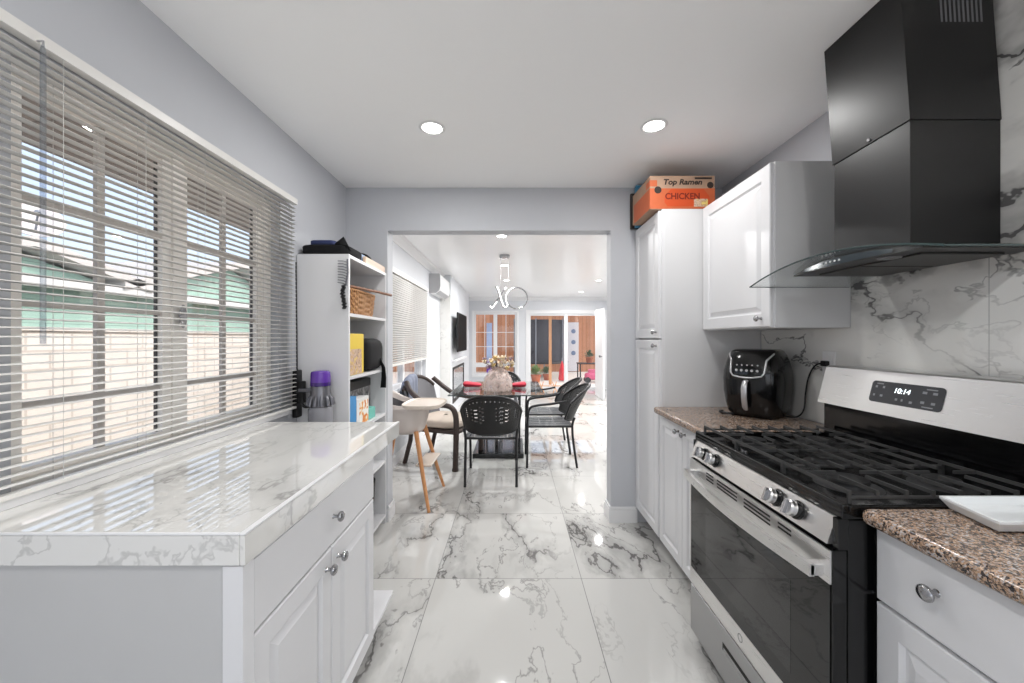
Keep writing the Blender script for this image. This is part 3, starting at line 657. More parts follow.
mk('clock_digits', text_g('10:14', .026, .0004, BGP(.585, 1.357, .0026), (0, -1, 0), UPV, shear=.15), M['digit'], dp)
mg = G()
for t, y, w in ((.64, 1.452, .008), (.64, 1.424, .008), (.44, 1.455, .007), (.44, 1.427, .010), (.63, 1.282, .014), (.63, 1.25, .014), (.42, 1.283, .012), (.42, 1.25, .012), (.40, 1.37, .008), (.40, 1.35, .006), (.38, 1.32, .010)):
    mg.join(bg_plate(t - .03, t + .02, y - w / 2, y + w / 2, .0024))
for t, y, w in ((.71, 1.44, .026), (.70, 1.262, .034), (.325, 1.265, .034)): mg.join(bg_plate(t - .012, t + .012, y - w / 2, y + w / 2, .0024))
mk('panel_marks', mg, M['displaymark'], dp)
# burners
BUR = [(.965, 1.11, .05), (1.235, 1.11, .042), (.965, 1.545, .045), (1.235, 1.545, .05)]
for xx, yy, r in BUR:
    b = mk('burner', G().lathe([(r + .03, .9075), (r + .03, .910), (r * .95, .911), (r * .9, .922), (r * .4, .923)], (xx, yy, 0), n=28), M['burner'], rg)
    mk('burner_cap', G().lathe([(r * .99, .9225), (r, .926), (r * .95, .931), (.001, .932)], (xx, yy, 0), n=28), M['blackmatt'], b)
b = mk('burner', G().lathe([(.05, .9075), (.05, .912), (.036, .913), (.034, .922), (.02, .923)], (1.1, YC, 0), n=28, sx=1.9), M['burner'], rg)
mk('burner_cap', G().lathe([(.036, .9225), (.037, .926), (.034, .931), (.001, .932)], (1.1, YC, 0), n=28, sx=1.9), M['blackmatt'], b)
# cast iron grates: three, bars run along Y, feet bend down at the ends
def bar(g, p, q, w=.0065, h=.009):
    p, q = Vector(p), Vector(q); d = (q - p).normalized(); up = Vector((0, 0, 1)); s_ = d.cross(up)
    if s_.length < .1: s_ = Vector((0, 1, 0)); up = Vector((1, 0, 0))
    s_.normalize(); up = s_.cross(d); vs = []
    for c in (p, q):
        for a, b_ in ((-1, -1), (1, -1), (.75, 1), (-.75, 1)): vs.append(c + s_ * a * w * .5 + up * b_ * h * .5)
    g.add(vs, [(0, 1, 2, 3), (7, 6, 5, 4), (0, 4, 5, 1), (1, 5, 6, 2), (2, 6, 7, 3), (3, 7, 4, 0)])
GZ = .946
xs_full = [.842, .912, .985, 1.052, 1.122, 1.19, 1.262, 1.335]
for (ya, yb) in ((RY0 + .018, 1.198), (1.204, 1.449), (1.455, RY1 - .018)):
    g = G(); side = ya < 1.1 or yb > 1.6
    for i, xx in enumerate(xs_full):
        ends = i in (0, 7) or not side
        near_b = any(abs(xx - bx_) < .06 and ya < by_ < yb for bx_, by_, r_ in BUR)
        if near_b and side:                                   # fingers stop short of the burner centre
            by_ = 1.11 if ya < 1.1 else 1.545
            bar(g, (xx, ya, GZ), (xx, by_ - .035, GZ)); bar(g, (xx, by_ + .035, GZ), (xx, yb, GZ))
        else: bar(g, (xx, ya, GZ), (xx, yb, GZ))
        for yy in (ya, yb): bar(g, (xx, yy, GZ + .005), (xx, yy, .909 if i in (0, 7) else .934), .0075, .0075)
    for yy in (ya, yb): bar(g, (xs_full[0], yy, .934), (xs_full[-1], yy, .934), .006, .006)
    if side:
        by_ = 1.11 if ya < 1.1 else 1.545
        for x0_, x1_ in ((.842, .93), (1.0, 1.2), (1.27, 1.335)): bar(g, (x0_, by_, GZ), (x1_, by_, GZ))
    else:
        for xx in (.985, 1.19): bar(g, (xx, ya, GZ), (xx, yb, GZ))
        bar(g, (.842, YC, GZ), (1.335, YC, GZ))
    mk('grate', g, M['iron'], rg, 20)

# ================================================================== COOKER HOOD
hd = thing('cooker_hood', 'black chimney cooker hood with curved clear glass canopy over the range', 'cooker hood', (1.35, 1.346, 1.56))
HYC = 1.332
def arch(y): return 1.624 - .06 * ((y - HYC) / .386) ** 2
mk('chimney', G().box(1.225, 1.504, 1.187, 1.469, 1.60, 2.01, .002), M['hoodblack'], hd)
lo = [(1.221, 1.184), (1.503, 1.184), (1.503, 1.472), (1.221, 1.472)]; hi = [(1.19, 1.184), (1.472, 1.184), (1.472, 1.472), (1.19, 1.472)]
uch = mk('upper_chimney', G().add([(x, y, 2.0 + (.006 if y < 1.3 else -.006)) for x, y in lo] + [(x, y, ZC - .002) for x, y in hi], [(3, 2, 1, 0), (4, 5, 6, 7), (0, 1, 5, 4), (1, 2, 6, 5), (2, 3, 7, 6), (3, 0, 4, 7)]), M['hoodblack'], hd)
vg = G()
for k in range(10):
    xx = 1.315 + k * .0136; vg.add([(xx, 1.1832, 2.305), (xx + .0065, 1.1832, 2.305), (xx + .002, 1.1832, 2.378), (xx - .0045, 1.1832, 2.378)], [(0, 1, 2, 3)])
mk('vent_slits', vg, M['greyplastic'], uch)
mk('screw', G().lathe([(.006, 0), (.005, .003), (.001, .004)], (1.219, 1.32, 2.012), (-1, 0, 0), 12), M['silver'], uch)
gg = G(); NS = 24; top = []; 
for k in range(NS + 1):
    y = HYC - .386 + .772 * k / NS; top.append((y, arch(y)))
poly = top + [(y, z - .006) for y, z in reversed(top)]
gg.prism(poly, 'x', 1.057, 1.505)
cn = mk('glass_canopy', gg, M['hoodglass'], hd, 30)
mk('canopy_edge', G().tube([(1.057, y, z - .003) for y, z in top], .0032, 6).tube([(1.057, top[0][0], top[0][1] - .003), (1.5, top[0][0], top[0][1] - .003)], .0032, 6).tube([(1.057, top[-1][0], top[-1][1] - .003), (1.5, top[-1][0], top[-1][1] - .003)], .0022, 6), M['glassedge'], cn)
# slim body under the glass: flat underside, front face bulges, top follows the arch
HB = 1.587; hv = []; hf = []; NB = 20
for k in range(NB + 1):
    u = k / NB; y = HYC - .25 + .5 * u; xf = 1.150 - .022 * math.sin(PI * u); zt = arch(y) - .0065
    hv += [(xf, y, HB), (xf + .006, y, max(zt, HB + .002)), (1.503, y, max(zt, HB + .002)), (1.503, y, HB)]
for k in range(NB):
    for j in range(4): hf.append((k * 4 + j, k * 4 + (j + 1) % 4, k * 4 + 4 + (j + 1) % 4, k * 4 + 4 + j))
hf += [(0, 1, 2, 3), tuple(NB * 4 + j for j in (3, 2, 1, 0))]
hbo = mk('body', G().add(hv, hf), M['hoodblack'], hd, 30)
mk('fascia', G().add([v for k in range(3, NB - 2) for v in ((1.1495 - .022 * math.sin(PI * k / NB), hv[k * 4][1], HB + .004), (1.1515 - .022 * math.sin(PI * k / NB), hv[k * 4][1], max(hv[k * 4 + 1][2] - .003, HB + .006)))], [(i * 2, i * 2 + 1, i * 2 + 3, i * 2 + 2) for i in range(NB - 6)]), M['fascia_hood'], hbo, 60)
for k in range(5):
    yy = HYC + .075 - k * .019; xx = 1.150 - .022 * math.sin(PI * (yy - HYC + .25) / .5)
    mk('button', G().lathe([(.0036, -.002), (.0036, .003), (.001, .0034)], (xx + .0015, yy, 1.604), (-1, 0, .12), 14), M['trim'], hbo)
for ya, yb in ((HYC - .19, HYC - .005), (HYC + .005, HYC + .19)):
    f = mk('filter', G().box(1.21, 1.46, ya, yb, HB - .006, HB + .001, .002), M['filter'], hbo)
mk('hood_light', G().lathe([(.001, -.004), (.028, -.004), (.03, .0)], (1.185, HYC - .12, HB - .0005), (0, 0, 1), 20), M['greyplastic'], hbo)

# ================================================================== THINGS ON THE RIGHT
# wall socket
so = thing('wall_socket', 'white wall socket on the marble backsplash behind the cooker', 'socket', (1.504, 1.83, 1.15))
mk('plate', G().box(1.5, 1.506, 1.795, 1.868, 1.155, 1.272, .003), M['trim'], so)
mk('outlet_face', G().box(1.498, 1.501, 1.814, 1.849, 1.172, 1.255, .002), M['acwhite'], so)
# air fryer (built about its own centre, turned to face the room corner of the camera)
af = thing('air_fryer', 'black air fryer with silver handle on the granite worktop', 'air fryer', (0, 0, 0))
def se(u, w, d, p=.62):
    a = 2 * PI * u; c, s_ = math.cos(a), math.sin(a)
    return math.copysign(abs(c) ** p, c) * w, math.copysign(abs(s_) ** p, s_) * d
AP = [(0, .108), (.012, .118), (.06, .130), (.12, .138), (.18, .140), (.22, .137), (.26, .128), (.30, .116), (.322, .104), (.33, .09), (.332, .001)]
def afn(u, v):
    f = v * (len(AP) - 1); i = min(int(f), len(AP) - 2); q = f - i; z = AP[i][0] + (AP[i + 1][0] - AP[i][0]) * q; w = AP[i][1] + (AP[i + 1][1] - AP[i][1]) * q
    x, y = se(u, w, w * 1.12); return Vector((x, y, z + .008))
mk('body', G().surf(afn, 56, 31, cu=True).box(-.09, .09, -.1, .1, 0, .012, .004), M['blackplastic'], af, 50)
def front(x, z, off):                        # point on the front skin
    i = 0; zz = z - .008
    while i < len(AP) - 2 and AP[i + 1][0] < zz: i += 1
    w = AP[i][1] + (AP[i + 1][1] - AP[i][1]) * (zz - AP[i][0]) / max(1e-6, AP[i + 1][0] - AP[i][0])
    cx = min(.999, abs(x) / w) ** (1 / .62); return Vector((x, -(w * 1.12 * (1 - cx * cx) ** (.62 / 2)) - off, z))
tr = [(-.098, .318), (-.088, .300), (-.078, .285), (-.076, .25), (-.074, .225), (-.062, .208), (-.03, .202), (0, .2005), (.03, .202), (.062, .208), (.074, .225), (.076, .25), (.078, .285), (.088, .300), (.098, .318)]
mk('trim_band', G().tube([front(x, z, .001) for x, z in tr], .0048, 8), M['silver'], af, 60)
pg = G().surf(lambda u, v: front(-.066 + .132 * u, .212 + .075 * v, .0015), 13, 7)
pn = mk('control_face', pg, M['ovenglass'], af, 60)
ig = G()
for k in range(5):
    for zz, r in ((.236, .0065), (.262, .004)):
        c = front(-.046 + k * .023, zz, .0025); ig.lathe([(r, 0), (r, .0008), (.0005, .0008)], c, (0, -1, 0), 12)
mk('touch_icons', ig, M['silver'], pn)
bkx = mk('basket_front', G().surf(lambda u, v: front(-.085 + .17 * u, .022 + .168 * v, .002), 15, 9), M['blackplastic'], af, 60)
hp = [front(0, z, o) for z, o in ((.186, .004), (.18, .02), (.15, .032), (.10, .034), (.06, .032), (.045, .022))]
mk('handle', G().tube(hp, [.012, .013, .0135, .0135, .013, .010], 12, flat=.5), M['silver'], bkx, 60)
AFL, AFR, AFS = Vector((1.325, 2.085, .92)), R(-50), 1.05
im = (Matrix.Translation(AFL) @ Matrix.Rotation(AFR, 4, 'Z') @ Matrix.Scale(AFS, 4)).inverted()
def loc(p): return im @ Vector(p)
cp_ = [(1.40, 2.05, .93), (1.43, 2.0, .927), (1.46, 1.975, .932), (1.48, 1.96, .97), (1.485, 1.955, 1.05), (1.487, 1.94, 1.13), (1.487, 1.905, 1.19), (1.487, 1.865, 1.212), (1.488, 1.835, 1.214)]
def smooth(pts, n=6):
    P = [Vector(p) for p in pts]; out = []
    for i in range(len(P) - 1):
        a, b, c, d = P[max(i - 1, 0)], P[i], P[i + 1], P[min(i + 2, len(P) - 1)]
        for k in range(n):
            t = k / n; out.append(.5 * ((2 * b) + (c - a) * t + (2 * a - 5 * b + 4 * c - d) * t * t + (3 * b - a - 3 * c + d) * t ** 3))
    return out + [P[-1]]
cord = mk('power_cord', G().tube([loc(p) for p in smooth(cp_)], .0035, 8), M['blackmatt'], af, 60)
pl = G().box(1.476, 1.498, 1.82, 1.852, 1.200, 1.226, .004)
mk('plug', G().join(pl, im), M['blackmatt'], cord)
mk('side_tray', G().tube([loc(p) for p in smooth([(1.175, 2.16, .929), (1.14, 2.12, .931), (1.145, 2.08, .931), (1.185, 2.07, .929)])], .006, 8), M['blackmatt'], af)
af.location = AFL; af.rotation_euler = (0, 0, AFR); af.scale = (AFS,) * 3
# white tray at the right edge
ty = thing('serving_tray', 'white glazed rectangular tray lying at the far end of the granite worktop', 'tray', (1.17, .87, .92))
x0, x1, ya, yb = 1.012, 1.40, .80, .936
tg = G(); rings = [(.03, .921), (.012, .924), (0, .944), (0, .949), (.006, .949), (.018, .934), (.03, .930)]
for ins, z in rings:
    tg.v += [(x0 + ins, ya + ins, z), (x1 - ins, ya + ins, z), (x1 - ins, yb - ins, z), (x0 + ins + .024, yb - ins, z)]
for i in range(len(rings) - 1):
    for k in range(4): tg.f.append((i * 4 + k, i * 4 + (k + 1) % 4, i * 4 + 4 + (k + 1) % 4, i * 4 + 4 + k))
tg.f += [(3, 2, 1, 0), tuple((len(rings) - 1) * 4 + k for k in range(4))]
tz = mk('tray_body', tg, M['whiteplate'], ty, 30)
# boxes on the pantry
bxn = thing('cardboard_box', 'orange and brown noodle carton on top of the pantry', 'box', (1.03, 2.5, 2.122))
mk('carton', G().box(.836, 1.233, 2.352, 2.69, 2.122, 2.328, .003), M['kraft'], bxn)
pr_ = mk('orange_print', G().box(.8352, 1.2335, 2.3512, 2.66, 2.126, 2.25).box(.8352, .88, 2.3512, 2.42, 2.262, 2.30), M['orange'], bxn)
oc = [(.945, 2.14), (1.20, 2.14), (1.20, 2.2), (1.165, 2.245), (.965, 2.245), (.925, 2.205), (.925, 2.165)]
mk('name_panel', G().prism(oc, 'y', 2.3505, 2.3518), M['redorange'], pr_)
mk('lettering', text_g('CHICKEN', .052, .0004, (1.035, 2.3500, 2.20), (1, 0, 0), (0, 0, 1), sx=.95, bold=.0016), M['inkred'], pr_)
mk('script', text_g('Top Ramen', .046, .0004, (1.035, 2.3515, 2.288), (1, 0, 0), (0, 0, 1), shear=.2, sx=1.1, bold=.0016), M['ink'], bxn)
mk('small_print', G().box(1.11, 1.215, 2.3514, 2.353, 2.306, 2.318), M['ink'], bxn)
mk('picture_square', G().box(1.105, 1.19, 2.350, 2.352, 2.138, 2.186), M['yellowprint'], pr_)
mk('round_mark', G().lathe([(.022, 0), (.022, .001), (.0005, .001)], (.885, 2.3515, 2.24), (0, -1, 0), 20).lathe([(.02, 0), (.02, .001), (.0005, .001)], (1.205, 2.3515, 2.27), (0, -1, 0), 20), M['ink'], bxn)
solo('picture_board', boxg(.845, 1.16, 2.762, 2.785, 2.122, 2.375, .003), M['brownboard'], 'dark brown board standing against the wall behind the noodle carton', 'board')
bb = thing('blue_box', 'slim blue box wedged between noodle carton and dark board', 'box', (1.0, 2.73, 2.122))
mk('carton', G().box(.868, 1.14, 2.715, 2.752, 2.122, 2.415, .003), M['blue'], bb)
mk('end_label', G().box(.8668, .869, 2.719, 2.748, 2.16, 2.30), M['skyblue'], bb)

# ================================================================== BOOKCASE AND ITS THINGS
BXF, BY_, BYE = -.918, 2.15, 2.792
bc = thing('bookcase', 'tall white open bookcase standing in the corner beside the window', 'bookcase', (-1.06, 2.47, 0))
mk('side_panel', G().box(XL + .006, BXF, BY_, BY_ + .018, 0, 1.805), M['cab'], bc)
mk('side_panel', G().box(XL + .006, BXF, BYE - .018, BYE, 0, 1.805), M['cab'], bc)
mk('back_panel', G().box(XL + .003, XL + .008, BY_ + .018, BYE - .018, .04, 1.80), M['cab'], bc)
for z in (1.787, 1.458, 1.10, .782, .44, .05): mk('shelf', G().box(XL + .008, BXF - .001, BY_ + .018, BYE - .018, z, z + .018), M['cab'], bc)
# on top
def soft(x0, x1, y0, y1, z0, z1, p=.35, n=20, m=12):
    return G().blob(((x0 + x1) / 2, (y0 + y1) / 2, (z0 + z1) / 2), (x1 - x0) / 2, (y1 - y0) / 2, (z1 - z0) / 2, n, m, p)
lb = thing('laptop_bag', 'flat black cloth bag lying on top of the bookcase', 'bag', (-1.05, 2.25, 1.805))
mk('bag_body', soft(-1.2, -.925, 2.155, 2.40, 1.806, 1.866), M['blackcloth'], lb)
mk('flap', G().add([(-1.0, 2.16, 1.862), (-.93, 2.165, 1.855), (-.955, 2.17, 1.905), (-.925, 2.2, 1.83), (-1.0, 2.24, 1.868)], [(0, 1, 2), (1, 3, 2), (0, 2, 4), (2, 3, 4)]), M['blackcloth'], lb, solid=.006)
solo('folded_cloth', soft(-1.17, -1.02, 2.20, 2.38, 1.868, 1.9), M['navy'], 'navy blue folded cloth lying on the black bag', 'cloth')
solo('tissue_packet', soft(-1.03, -.95, 2.405, 2.5, 1.806, 1.87), M['skyblue'], 'pale blue soft packet on bookcase top behind the black bag', 'packet')
wbx = thing('wooden_tray', 'pale wooden tray along the open edge of the bookcase top', 'tray', (-.95, 2.6, 1.805))
mk('front_rail', G().box(-.945, -.925, 2.42, 2.785, 1.806, 1.850, .003), M['paleboard'], wbx)
mk('end_rail', G().box(-1.14, -.945, 2.505, 2.525, 1.806, 1.850, .003), M['paleboard'], wbx)
mk('end_rail', G().box(-1.14, -.945, 2.765, 2.785, 1.806, 1.850, .003), M['paleboard'], wbx)
mk('tray_base', G().box(-1.14, -.945, 2.525, 2.765, 1.806, 1.814), M['paleboard'], wbx)
solo('knit_cap', G().surf(lambda u, v: Vector((-1.035 + .075 * math.cos(2 * PI * u) * math.cos(v * PI / 2 * .98), 2.645 + .10 * math.sin(2 * PI * u) * math.cos(v * PI / 2 * .98), 1.815 + .10 * math.sin(v * PI / 2))), 24, 10, cu=True), M['blackcloth'], 'black rounded cap resting in the pale wooden tray', 'cap', solid=.004)
# hair clip strand hanging by the top shelf
hs = thing('hanging_comb', 'grey comb with a black twisted strand hanging from the front edge of the bookcase', 'comb', (-.93, 2.14, 1.56))
g = G()
for k in range(9): g.tube([(-.975, 2.143, 1.765 - k * .015), (-.945, 2.141, 1.764 - k * .0155), (-.922, 2.143, 1.757 - k * .016)], .0022, 6)
mk('comb_teeth', g, M['greyplastic'], hs)
mk('comb_spine', G().tube([(-.922, 2.145, 1.775), (-.920, 2.145, 1.70), (-.930, 2.143, 1.628)], .005, 8), M['vacgrey'], hs)
st = G(); sp = [(-.935 - .012 * math.sin(t * 4.4) - .028 * max(0, t - .55), 2.138 + .008 * math.cos(t * 40), 1.632 - t * .13) for t in [i / 60 for i in range(61)]]
st.tube(sp, .005, 6)
for i in range(4, 61, 4): st.blob(sp[i], .013, .009, .006, 8, 6)
mk('twisted_strand', st, M['blackmatt'], hs)
# basket with a stick across
bk_ = thing('wicker_basket', 'honey brown wicker basket on the upper bookcase shelf', 'basket', (-1.06, 2.45, 1.476))
def bkt(u, v):
    a = 2 * PI * u; p = .5; c, s_ = math.cos(a), math.sin(a); k = .92 + .1 * v + .045 * math.sin(v * PI * 9) * math.sin(2 * PI * u * 18)
    return Vector((-1.07 + .125 * k * math.copysign(abs(c) ** p, c), 2.455 + .245 * k * math.copysign(abs(s_) ** p, s_), 1.477 + .145 * v))
mk('basket_body', G().surf(bkt, 144, 37, cu=True), M['basket'], bk_, 70, .005)
mk('rim', G().tube([bkt(i / 48, 1) for i in range(48)], .009, 8, closed=True), M['basket'], bk_)
mk('contents', soft(-1.16, -.99, 2.26, 2.65, 1.50, 1.635, .5), M['brownboard'], bk_)
solo('wooden_stick', G().tube([(-.97, 2.28, 1.643), (-.90, 2.55, 1.643), (-.865, 2.73, 1.640)], .0095, 10), M['darkwood'], 'long brown wooden stick lying across the wicker basket', 'stick')
# middle shelf
yp = thing('food_packet', 'upright yellow packet with a food picture on the middle bookcase shelf', 'packet', (-1.0, 2.3, 1.118))
mk('carton', G().box(-1.03, -.938, 2.18, 2.42, 1.119, 1.362, .003), M['yellow'], yp)
mk('front_picture', G().box(-.9385, -.937, 2.185, 2.385, 1.122, 1.27), M['yellowprint'], yp)
bgk = thing('black_bag', 'bulging black fabric bag with a strap on the middle bookcase shelf', 'bag', (-1.02, 2.6, 1.118))
mk('bag_body', soft(-1.14, -.915, 2.43, 2.768, 1.119, 1.335, .45), M['blackcloth'], bgk)
mk('strap', G().tube([(-.925, 2.66, 1.2), (-.905, 2.69, 1.13), (-.906, 2.70, 1.06), (-.907, 2.69, .99)], [.012, .02, .026, .03], 8, flat=.35), M['blackcloth'], bgk)
# lower visible shelf
solo('blue_carton', boxg(-1.0, -.935, 2.175, 2.30, .801, .99, .003), M['pictureblue'], 'narrow bright blue carton at the near end of the lower bookcase shelf', 'carton')
solo('pale_blue_carton', boxg(-1.1, -1.005, 2.18, 2.34, .801, 1.055, .003), M['bluegrey'], 'greyish blue carton standing behind the bright blue carton', 'carton')
fc = thing('fruit_carton', 'white carton with orange fruit picture next to the bright blue carton', 'carton', (-.96, 2.3, .80))
mk('carton', G().box(-1.0, -.937, 2.31, 2.50, .801, .965, .003), M['paperwhite'], fc)
mk('front_picture', G().box(-.9375, -.936, 2.35, 2.49, .806, .945), M['oranges'], fc)
kb_ = thing('appliance_box', 'grey and black printed box at the back of the lower bookcase shelf', 'box', (-1.1, 2.5, .80))
mk('carton', G().box(-1.19, -1.02, 2.36, 2.755, .801, 1.03, .004), M['greybox'], kb_)
mk('lid', G().box(-1.192, -1.018, 2.358, 2.757, 1.0, 1.055, .006), M['blackmatt'], kb_)
solo('teal_packet', boxg(-1.0, -.94, 2.515, 2.63, .801, .872, .004), M['teal'], 'small teal packet on the lower shelf beside the fruit carton', 'packet')
ld_ = thing('black_canister', 'black canister on a low bookcase shelf, seen past the counter end', 'canister', (-1.02, 2.62, .458))
mk('can_body', G().lathe([(.07, .459), (.075, .47), (.075, .62), (.06, .65), (.001, .652)], (-1.01, 2.55, 0), n=24), M['blackmatt'], ld_)
mk('can_lid', G().lathe([(.062, .652), (.062, .668), (.02, .672), (.02, .69), (.001, .692)], (-1.01, 2.55, 0), n=24), M['greyplastic'], ld_)
solo('black_basket', G().surf(lambda u, v: Vector((-1.03 + .1 * math.cos(2 * PI * u) * (.85 + .15 * v), 2.56 + .15 * math.sin(2 * PI * u) * (.85 + .15 * v), .069 + .30 * v)), 32, 8, cu=True), M['blackmatt'], 'black open bin on the bottom of the bookcase', 'bin', solid=.004)
# cordless vacuum on its dock
vx, vy = -1.035, 2.072
vc = thing('cordless_vacuum', 'grey cordless vacuum with purple top hanging by the bookcase side', 'vacuum cleaner', (vx, vy, .2))
mk('filter_cap', G().lathe([(.046, 1.092), (.050, 1.098), (.049, 1.145), (.045, 1.156), (.034, 1.16), (.001, 1.161)], (vx, vy, 0), n=32), M['purple'], vc)
mk('cap_band', G().lathe([(.047, 1.078), (.0505, 1.080), (.0505, 1.098), (.047, 1.099)], (vx, vy, 0), n=32), M['violet'], vc)
mk('motor_housing', G().lathe([(.048, 1.078), (.049, 1.06), (.052, 1.03), (.053, 1.0), (.053, .97)], (vx, vy, 0), n=32), M['vacgrey'], vc)
for k in range(12):
    a = 2 * PI * k / 12
    mk('cyclone', G().tube([(vx + .047 * math.cos(a), vy + .047 * math.sin(a), 1.03), (vx + .057 * math.cos(a), vy + .057 * math.sin(a), 1.005), (vx + .062 * math.cos(a), vy + .062 * math.sin(a), .975)], [.006, .011, .011], 10), M['vacgrey'], vc)
mk('dust_bin', G().lathe([(.054, .968), (.061, .955), (.062, .80), (.052, .77), (.001, .769)], (vx, vy, 0), n=32), M['vacbin'], vc)
mk('grip', G().tube(smooth([(vx - .05, vy + .02, 1.0), (vx - .075, vy + .022, .965), (vx - .105, vy + .024, .965), (vx - .12, vy + .024, 1.0), (vx - .12, vy + .024, 1.06)]), .008, 8), M['blackmatt'], vc)
mk('arm', G().box(vx - .13, vx - .045, vy + .01, vy + .04, 1.04, 1.062, .005), M['vacgrey'], vc)
mk('battery', G().box(vx - .134, vx - .104, vy + .016, vy + .05, .98, 1.10, .006), M['blackmatt'], vc)
mk('trigger', G().box(vx - .062, vx - .052, vy + .01, vy + .03, .925, .945, .003), M['red'], vc)
mk('wand', G().tube([(vx, vy, .769), (vx, vy, .30)], .018, 14), M['vacgrey'], vc)
mk('floor_head', G().box(vx - .11, vx + .11, vy - .05, vy + .05, .005, .06, .015).tube([(vx, vy, .055), (vx, vy, .31)], .02, 12), M['vacgrey'], vc)
dk = thing('vacuum_dock', 'dark wall dock holding the vacuum between blind and bookcase', 'dock', (-1.2, 2.12, .9))
mk('dock_body', G().box(XL + .012, XL + .04, 2.092, 2.145, .90, 1.16, .006), M['blackmatt'], dk)
mk('dock_arm', G().tube([(XL + .035, 2.12, 1.13), (XL + .035, 2.10, 1.17), (XL + .03, 2.10, 1.75)], .004, 6), M['blackmatt'], dk)

# ================================================================== DINING ROOM
def dblind(y0, y1, z0, z1, x):
    t = thing('window_blind', 'white slat blind half lowered over the dining room window', 'blind', (x, (y0 + y1) / 2, z0))
    mk('headrail', G().box(x - .02, x + .02, y0, y1, z1 - .04, z1, .003), M['blind'], t)
    g = G(); n = int((z1 - z0 - .06) / .024)
    for k in range(n):
        zc = z0 + .025 + k * .024; g.add([(x - .008, y0, zc - .011), (x - .008, y1, zc - .011), (x + .008, y1, zc + .011), (x + .008, y0, zc + .011)], [(0, 1, 2, 3)])
    mk('slats', g, M['blind'], t, solid=.001)
    mk('bottom_rail', G().box(x - .013, x + .013, y0, y1, z0 - .01, z0 + .012, .003), M['blind'], t)
def slider(name, label, axis, a, u0, u1, z0, z1, split, mats, muntin=None, depth=.06):
    t = tag(thing(name, label, 'window' if 'window' in name else 'door', (a, u0, z0) if axis == 'x' else (u0, a, z0)), None, None, None, 'structure')
    def bx(g, p, q, r, s_, d=depth):
        return g.box(a - d / 2, a + d / 2, p, q, r, s_) if axis == 'x' else g.box(p, q, a - d / 2, a + d / 2, r, s_)
    f = .05; g = G(); bx(g, u0, u0 + f, z0, z1); bx(g, u1 - f, u1, z0, z1); bx(g, u0 + f, u1 - f, z0, z0 + f); bx(g, u0 + f, u1 - f, z1 - f, z1)
    for (p0, p1, r0, r1) in split['bars']: bx(g, p0, p1, r0, r1)
    mk('window_frame' if 'window' in name else 'door_frame', g, mats, t)
    if muntin:
        g = G()
        for (p0, p1, r0, r1) in muntin: bx(g, p0, p1, r0, r1, .02)
        mk('grille', g, mats, t)
    for (p0, p1, r0, r1) in split['panes']: mk('pane', bx(G(), p0 - .005, p1 + .005, r0 - .005, r1 + .005, .006), M['pane'], t)
    return t
slider('window_2', 'white dining room window behind a half lowered blind', 'x', LXL - .07, *W2, {'bars': [(4.5, 4.58, .82, 1.96)], 'panes': [(3.67, 4.5, .82, 1.96), (4.58, 5.42, .82, 1.96)]}, M['trim'])
struct('trim_5', G().box(LXL, LXL + .014, W2[0] - .07, W2[0], W2[2] - .07, W2[3] + .07, .003).box(LXL, LXL + .014, W2[1], W2[1] + .07, W2[2] - .07, W2[3] + .07, .003).box(LXL, LXL + .014, W2[0], W2[1], W2[3], W2[3] + .07, .003).box(LXL, LXL + .03, W2[0], W2[1], W2[2] - .05, W2[2], .003), M['trim'], 'white casing of the dining window', 'casing')
dblind(W2[0] + .02, W2[1] - .01, 1.06, 2.04, LXL + .035)
slider('window_3', 'white framed far window with grilles looking on the timber pergola', 'y', LYF + .07, *W3, {'bars': [(-.52, -.42, .60, 1.98), (-.99, .05, .58, .70)], 'panes': [(-.99, -.52, .70, 1.98), (-.42, .05, .70, 1.98), (-.99, .05, .42, .58)]}, M['trim'],
       [(-.99, -.52, 1.12, 1.135), (-.99, -.52, 1.5, 1.515), (-.76, -.745, .70, 1.98), (-.42, .05, 1.12, 1.135), (-.42, .05, 1.5, 1.515), (-.195, -.18, .70, 1.98)])
struct('trim_6', G().box(W3[0] - .05, W3[0], LYF - .014, LYF, W3[2] - .05, W3[3] + .05, .003).box(W3[1], W3[1] + .05, LYF - .014, LYF, W3[2] - .05, W3[3] + .05, .003).box(W3[0], W3[1], LYF - .014, LYF, W3[3], W3[3] + .05, .003).box(W3[0], W3[1], LYF - .03, LYF, W3[2] - .05, W3[2], .003), M['trim'], 'white casing of the far window', 'casing')
slider('door_1', 'wide white framed sliding glass door onto the bright patio', 'y', LYF + .07, *D1, {'bars': [(1.36, 1.46, .05, 1.95)], 'panes': [(.47, 1.36, .05, 1.95), (1.46, 2.37, .05, 1.95)]}, M['trim'])
struct('trim_7', G().box(D1[0] - .08, D1[0], LYF - .016, LYF, 0, 2.1, .003).box(D1[1], D1[1] + .08, LYF - .016, LYF, 0, 2.1, .003).box(D1[0], D1[1], LYF - .016, LYF, 2.0, 2.1, .003), M['trim'], 'white casing of the sliding door', 'casing')
slider('window_4', 'white framed side window of the dining room', 'x', LXR + .07, *W4, {'bars': [(4.54, 4.62, .55, 2.0)], 'panes': [(3.6, 4.54, .55, 2.0), (4.62, 5.55, .55, 2.0)]}, M['trim'])
slider('window_5', 'white framed side window of the living room', 'x', LXR + .07, *W5, {'bars': [(7.85, 7.95, .55, 2.0)], 'panes': [(6.65, 7.85, .55, 2.0), (7.95, 9.15, .55, 2.0)]}, M['trim'])
